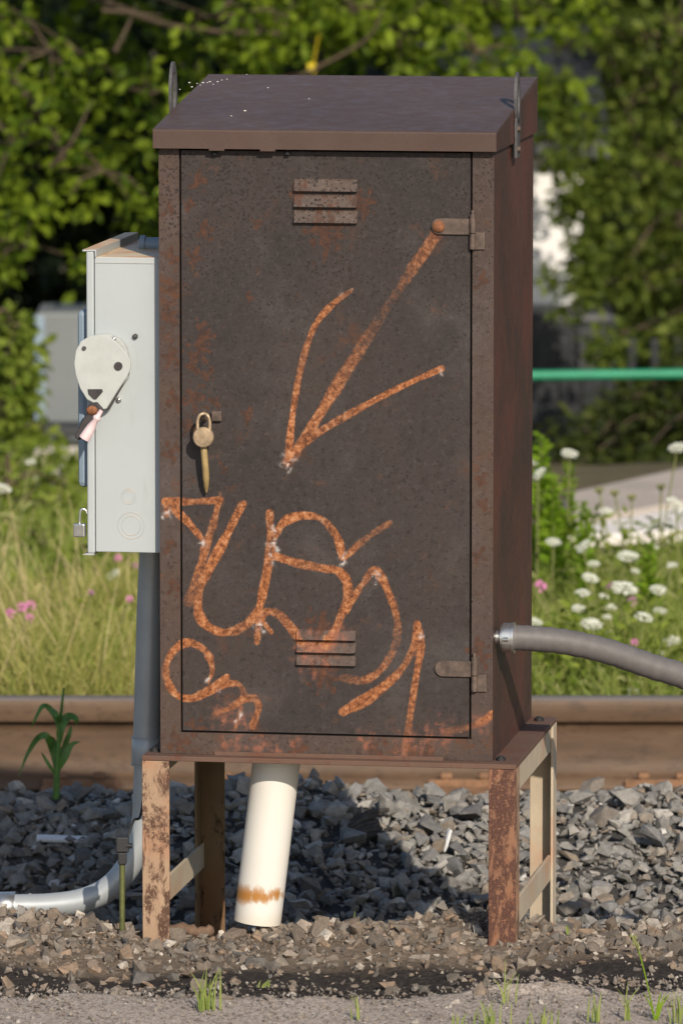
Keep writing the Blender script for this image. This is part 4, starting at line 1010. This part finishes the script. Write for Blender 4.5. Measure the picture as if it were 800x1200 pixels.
# ------------------------------------------------------------------ shrubs and trees
def clusters(cl, per, spread, size_fn=None):
    """cl (n,3): cluster centres -> leaf points and outward directions"""
    n = len(cl); P = np.repeat(cl, per, 0); D = NR.normal(0, 1, P.shape); D /= np.linalg.norm(D, axis=1)[:, None]; D[:, 2] *= .7
    r = spread*NR.random(len(P))**.5; return P+D*r[:, None], D+np.array([0, -.25, -.35])
def in_blobs(blobs, n):
    """random points in ellipsoids (cx,cy,cz,rx,ry,rz), more towards their shells"""
    vol = np.array([b[3]*b[4]*b[5] for b in blobs]); k = NR.choice(len(blobs), n, p=vol/vol.sum()); B = np.array(blobs)[k]
    v = NR.normal(0, 1, (n, 3)); v /= np.linalg.norm(v, axis=1)[:, None]; v *= (NR.random(n)**.45)[:, None]
    return B[:, :3]+v*B[:, 3:6]
def tree(name, label, cat, base, trunk, blobs, ncl, per, spread, size, mat, limbs=(), asp=.5, group=None, extra=()):
    """trunk path (world), limbs (lists of world points), leaf clusters inside blobs"""
    b = Vector(base); o = empty(name, b); tag(o, label, cat, group)
    m = MB(); P = bez([Vector(p)-b for p in trunk], 5); n = len(P); r0 = .055 if cat == 'tree' else .018
    m.tube(P, [r0*(1-.7*i/(n-1)) for i in range(n)], 10)
    for L, r_ in limbs:
        Q = bez([Vector(p)-b for p in L], 5); k = len(Q); m.tube(Q, [r_*(1-.75*i/(k-1)) for i in range(k)], 7)
    tp = [Vector(p)-b for p in trunk]
    for q in blobs:
        c = Vector(q[:3])-b; f = min(tp, key=lambda p: (p-c).length); m.tube(bez([f, f*.5+c*.5+Vector((0, 0, .05)), c], 4), [.007-.005*i/8 for i in range(9)], 6)
    cl = in_blobs(blobs, ncl)
    # twigs from clusters towards the nearest blob centre
    cen = np.array([q[:3] for q in blobs])
    for i in range(0, ncl, max(1, ncl//90)):
        q = cl[i]; c = cen[np.argmin(((cen-q)**2).sum(1))]; a = Vector(q)-b; d = Vector(c)-b; m.tube([a, a*.6+d*.4+Vector((0, 0, .03)), d], [.0015, .004, .006], 5)
    m.build('trunk' if cat == 'tree' else 'stem', M['bark'], o)
    Pq, D = clusters(cl, per, spread); sz = np.full(len(Pq), size)
    for bl, nc, pr_, spd, z_ in extra:
        a_, d_ = clusters(in_blobs(bl, nc), pr_, spd); Pq = np.concatenate([Pq, a_]); D = np.concatenate([D, d_]); sz = np.concatenate([sz, np.full(len(a_), z_)])
    size = sz
    leaves_mesh('crown' if cat == 'tree' else 'foliage', Pq-np.array(b), D, size, mat, o, asp=asp)
    return o
def A(px, py, Y): p = at(px, py, Y); return (p.x, p.y, p.z)
def blob(px, py, Y, rp, rpy, rd): p = at(px, py, Y); s = ppm(Y); return (p.x, p.y, p.z, rp/s, rd, rpy/s)
# broad leaved tree on the left, hanging low
tree('broadleaf_tree', 'broad leaved tree with hanging bright leaves behind the disconnect box', 'tree', (-2.3, 11.2, -.5), [(-2.3, 11.2, -.5), (-2.2, 11.2, .6), (-2.0, 11.1, 1.6), (-1.7, 11.1, 2.6)],
     [blob(-60, 90, 10.3, 120, 150, .4), blob(60, 60, 9.9, 110, 80, .25), blob(120, 200, 10.0, 90, 70, .2), blob(30, 290, 9.9, 70, 50, .2), blob(145, 320, 10.2, 60, 40, .2), blob(250, 20, 10.0, 110, 60, .25),
      blob(-40, 260, 10.1, 70, 80, .3), blob(15, 385, 9.8, 34, 30, .15), blob(20, 170, 9.8, 60, 50, .2), blob(175, 110, 9.9, 60, 50, .2)],
     105, 20, .085, .054, M['leaf_a'], [([A(-160, 0, 11.1), A(-20, 60, 10.6), A(70, 170, 10.0), A(60, 195, 9.9)], .022), ([A(-160, -60, 11.1), A(60, -20, 10.8), A(200, 30, 10.4), A(340, 40, 10.3)], .02),
      ([A(60, 195, 9.6), A(85, 165, 9.55), A(108, 118, 9.6)], .008), ([A(135, 60, 9.6), A(150, 30, 9.6), A(160, 5, 9.7)], .008), ([A(120, 12, 9.6), A(190, 18, 9.6)], .008)], asp=.5,
     extra=[([blob(60, -190, 10.3, 330, 110, .5), blob(120, -330, 10.6, 420, 150, .8)], 420, 26, .16, .07), ([blob(0, 150, 11.8, 300, 240, .5), blob(200, 120, 12.0, 220, 220, .4), blob(80, 330, 11.6, 200, 60, .25)], 60, 26, .16, .065)])  # also unseen leaf masses above the view, added to shade the foliage behind
# its neighbour over the cabinet
tree('broadleaf_tree', 'bright leafy tree whose boughs show right above the cabinet roof', 'tree', (-.2, 13.0, -.9), [(-.2, 13.0, -.9), (-.15, 13.0, .6), (.0, 12.9, 1.6), (.1, 12.9, 2.8)],
     [blob(330, 40, 11.0, 110, 50, .25), blob(470, 40, 10.9, 90, 45, .25), blob(560, 60, 10.8, 70, 34, .2), blob(420, 10, 11.0, 80, 30, .2), blob(600, 10, 11.2, 80, 40, .2)],
     62, 20, .085, .055, M['leaf_a'], [([A(330, 100, 10.8), A(360, 85, 10.7), A(430, 45, 10.7), A(450, 5, 10.7)], .010), ([A(240, 125, 11.0), A(300, 100, 10.8), A(350, 86, 10.7)], .008)], asp=.5,
     extra=[([blob(450, -190, 11.2, 300, 110, .5), blob(450, -320, 11.6, 340, 130, .7)], 360, 26, .16, .07), ([blob(430, 90, 12.6, 280, 180, .4), blob(560, 30, 12.9, 180, 130, .4)], 50, 26, .16, .065)])  # upper masses lie out of view, put in to throw shade on the background
# the bigger, softer tree on the right
tree('leafy_tree', 'soft dark green tree filling the background right of the cabinet', 'tree', (2.6, 16.2, -1.5), [(2.6, 16.2, -1.5), (2.5, 16.1, 0), (2.35, 16.0, 1.2), (2.2, 15.9, 2.6)],
     [blob(700, 60, 14.5, 90, 55, .3), blob(790, 110, 14.3, 80, 60, .3), blob(770, 190, 14.1, 80, 45, .3), blob(690, 150, 14.4, 60, 34, .2), blob(780, 270, 13.9, 70, 40, .25), blob(700, 255, 13.9, 40, 22, .15),
      blob(760, 340, 13.7, 60, 30, .2), blob(650, 70, 14.7, 60, 40, .25), blob(880, 250, 14.3, 80, 200, .4), blob(785, 400, 13.3, 50, 34, .25), blob(690, 335, 13.7, 36, 12, .1), blob(730, 390, 13.4, 36, 22, .15), blob(760, 60, 14.1, 110, 70, .3), blob(650, 110, 14.2, 50, 40, .2), blob(730, 120, 14.0, 60, 40, .2), blob(800, 40, 14.1, 80, 60, .3)],
     165, 20, .10, .056, M['leaf_b'], [([A(900, 200, 15.1), A(800, 60, 14.5), A(700, 20, 14.5)], .02), ([A(900, 330, 14.7), A(790, 250, 13.9), A(740, 300, 13.8)], .016)], asp=.5,
     extra=[([blob(662, 235, 12.6, 14, 34, .12), blob(690, 285, 12.5, 22, 16, .1), blob(668, 190, 12.6, 26, 12, .1), blob(690, 345, 12.4, 36, 12, .1), blob(705, 225, 12.6, 26, 30, .15), blob(715, 400, 12.3, 26, 30, .1), blob(643, 262, 12.6, 7, 18, .05), blob(660, 150, 12.6, 40, 26, .12), blob(640, 110, 12.7, 40, 26, .12)], 90, 18, .06, .045), ([blob(678, 215, 12.4, 12, 30, .06), blob(668, 250, 12.4, 18, 16, .06), blob(684, 310, 12.4, 12, 34, .06), blob(660, 182, 12.4, 26, 8, .06), blob(640, 318, 12.4, 12, 10, .05), blob(664, 362, 12.4, 30, 7, .05)], 42, 16, .05, .042), ([blob(760, -190, 14.5, 330, 110, .6), blob(760, -330, 14.9, 360, 140, .8)], 420, 26, .2, .08), ([blob(790, 120, 16.1, 220, 230, .5), blob(800, 360, 15.7, 150, 110, .4), blob(688, 205, 15.1, 26, 45, .15), blob(705, 300, 14.9, 36, 60, .2), blob(655, 120, 15.5, 50, 50, .25), blob(664, 255, 15.1, 12, 26, .1)], 190, 26, .16, .065)])  # includes an unseen canopy above the view, added to cast shade
# shrubs
tree('shrub', 'low green shrub among the pale rubble at left', 'shrub', (-1.02, 7.9, -.2), [(-1.02, 7.9, -.2), (-1.0, 7.9, -.1), (-1.0, 7.9, 0)],
     [blob(40, 600, 7.9, 55, 40, .22), blob(75, 575, 8.0, 34, 28, .2), blob(15, 640, 7.6, 45, 28, .2), blob(-40, 600, 8.0, 60, 60, .3)], 85, 18, .06, .045, M['leaf_c'])
tree('shrub', 'thin leafy shrub climbing beside the grey panel at the left edge', 'shrub', (-1.15, 9.3, -.2), [(-1.15, 9.3, -.2), (-1.12, 9.3, 0), (-1.1, 9.3, .3)],
     [blob(8, 480, 9.2, 24, 42, .15), blob(28, 445, 9.3, 18, 40, .12), blob(20, 400, 9.3, 26, 40, .15), blob(50, 505, 9.2, 22, 10, .1)], 55, 16, .06, .045, M['leaf_c'])
tree('shrub', 'shrub coloured dark for shade under the green pipe right of the cabinet', 'shrub', (1.35, 11.4, -.5), [(1.35, 11.4, -.5), (1.33, 11.4, -.2), (1.3, 11.4, .1)],
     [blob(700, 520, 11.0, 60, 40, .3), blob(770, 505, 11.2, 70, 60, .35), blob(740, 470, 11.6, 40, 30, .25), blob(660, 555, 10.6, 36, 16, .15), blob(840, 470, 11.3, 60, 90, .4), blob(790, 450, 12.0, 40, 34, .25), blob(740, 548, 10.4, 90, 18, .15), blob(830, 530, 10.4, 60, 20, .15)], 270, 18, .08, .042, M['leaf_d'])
yl = at(366, 79, 10.8); m = MB()
for k in range(5): a = k*1.256; d = Vector((math.cos(a), -.3, math.sin(a))); blade_ribbon(m, [Vector((0, 0, 0)), d*.010, d*.020], [.004, .009, .002])
m.tube([Vector((0, 0, 0)), Vector((.02, .1, .1)), Vector((.03, .25, .12))], .002, 5, 0)
o = m.build('yellow_leaf', M['yellow']); o.location = yl; tag(o, 'single bright yellow leaf against the tree just above the cabinet roof', 'leaf')
# foliage closing the view, coloured near black to stand for shaded gaps
def add_shade_foliage(label, n, x0, x1, y0, y1, z0, z1, size, gap=()):
    x = NR.uniform(x0, x1, n); y = y0+(y1-y0)*NR.random(n); z = z0+(z1-z0)*NR.random(n)
    for g in gap: k = ~((x > g[0]) & (x < g[1]) & (z > g[2]) & (z < g[3])); x, y, z = x[k], y[k], z[k]; n = len(x)
    a = NR.normal(0, 1, (n, 3)); return tag(leaves_mesh('far_shade_foliage', np.stack([x, y, z], 1), a, size, M['leaf_far'], asp=.6), label, 'wood', kind='stuff')
add_shade_foliage('added near black foliage for the shaded gaps right behind the broad leaved trees on the left', 17000, -3.2, .30, 13.6, 15.4, -1.0, 1.22, .10)
add_shade_foliage('added near black foliage for the shaded gaps far behind the soft green tree on the right', 17000, .1, 4.4, 18.6, 20.2, -3.0, 1.6, .12)
add_shade_foliage('wood coloured near black for shade, closing the background far behind the trees', 80000, -14, 15, 23, 27, -3, 5.5, .22)

# ------------------------------------------------------------------ things behind the meadow
def rubble(label, spots, Y):
    for px, py, r, lb in spots:
        p = at(px, py, Y); s = ppm(Y); v, f = HULL[R.randrange(60)]; rr = r/s
        vv = (v*rr*np.array([1.2, .9, .75])) @ rotm(R.uniform(0, 6), .2, .2).T
        bm = bmesh.new(); B = [bm.verts.new(tuple(q)) for q in vv]
        for t in f: bm.faces.new([B[i] for i in t])
        bmesh.ops.bevel(bm, geom=bm.edges[:], offset=rr*.08, segments=2, affect='EDGES'); mm = MB(); mm.bm(bm, 0); o = mm.build('rubble_stone', M['rubble'])
        o.location = (p.x, Y, p.z); tag(o, lb, 'stone', label)
rubble('pale rubble stones at left', [(62, 560, 26, 'pale rubble block directly under the grey panel'), (96, 590, 22, 'pale rubble stone beside the disconnect box'), (70, 626, 30, 'broad pale stone low behind the left meadow'), (30, 655, 22, 'pale stone at left just above the meadow grass'), (96, 640, 20, 'pale stone behind the small square padlock'), (8, 600, 18, 'pale stone at the left edge behind the shrub')], 8.2)
# grey panel cabinet at left
Yg = 10.2
a, b_ = at(42, 366, Yg), at(142, 505, Yg); gp = empty('utility_box', (a.x, Yg, b_.z)); tag(gp, 'blurred plain grey panel box at left behind the disconnect box', 'utility box')
m = MB(); m.box(0, b_.x-a.x, 0, .35, -.28, a.z-b_.z, 0, .012); m.build('housing', M['greypanel'], gp)
m = MB(); m.box(-.004, .030, -.012, -.001, -.2, a.z-b_.z-.01, 0, .003); m.build('corner_strip', M['cover'], gp)
# low beam beneath it
a, b_ = at(-200, 528, 9.5), at(170, 528, 9.5); m = MB(); m.box(a.x, b_.x, 9.4, 9.62, b_.z-.035, b_.z+.022, 0, .008); m.box(a.x, b_.x, 9.42, 9.60, b_.z+.05, b_.z+.085, 1, .006)
for x in np.linspace(a.x+.1, b_.x-.05, 5): m.box(x-.02, x+.02, 9.48, 9.54, b_.z+.0205, b_.z+.0515, 1); m.box(x-.03, x+.03, 9.46, 9.56, -.3, b_.z-.034, 0)
o = m.build('low_barrier', [M['rubble'], M['darkpanel']]); tag(o, 'low pale beam with a dark bar above it below the grey panel', 'barrier')
# green pipe railing
Yp = 10.5
gr_ = empty('pipe_railing', at(620, 440, Yp)); tag(gr_, 'bright green pipe railing running out of frame right of the cabinet', 'railing')
a = at(470, 441.5, Yp)-gr_.location; b_ = at(1000, 436, Yp)-gr_.location
m = MB(); m.tube([a, b_], .0165, 14); m.build('rail_pipe', M['greenpipe'], gr_)
for t in (.0, 1.0): p = a+(b_-a)*t; m = MB(); m.tube([p, Vector((p.x, p.y, -1.2-gr_.location.z))], .02, 12); m.build('post', M['greenpipe'], gr_)
# white building with a dark lean-to
Yb = 13.3
a, b_ = at(480, 178, Yb), at(676, 372, Yb-.2); bd_ = empty('white_building', (b_.x, Yb, -3.0)); tag(bd_, 'white walled building glimpsed through leaves right of the cabinet', 'building')
m = MB(); m.box(a.x-b_.x, .02, 0, 3.0, 0, a.z+3.0, 0, .01); m.build('wall', M['whitewall'], bd_)
m = MB(); m.prism([(-.12, a.z+2.985), (3.12, a.z+2.985), (3.1, a.z+3.06), (1.5, a.z+3.40), (-.1, a.z+3.06)], 'x', a.x-b_.x-.2, .12, 0); m.build('roof', M['darkpanel'], bd_)
dk = empty('storage_container', (at(676, 440, 12.95).x, 12.95, -2.7)); tag(dk, 'dark metal container below the white wall, right of the cabinet', 'container')
c0, c1 = at(560, 366, 12.95), at(722, 366, 12.95)
m = MB(); m.box(c0.x-dk.location.x, c1.x-dk.location.x, 0, 1.2, 0, c0.z+2.7, 0, .03); 
for k in range(9): x = c0.x-dk.location.x+.05+k*.085; m.box(x, x+.03, -.018, -.001, .1, c0.z+2.6, 0, .004)
m.build('container_shell', M['darkmetal'], dk)
m = MB(); q0, q1 = at(678, 388, 12.85), at(720, 440, 12.85); m.box(q0.x-dk.location.x, q1.x-dk.location.x, -.035, -.02, q1.z+2.7, q0.z+2.7, 0, .004); m.build('door_panel', M['darkpanel'], dk)
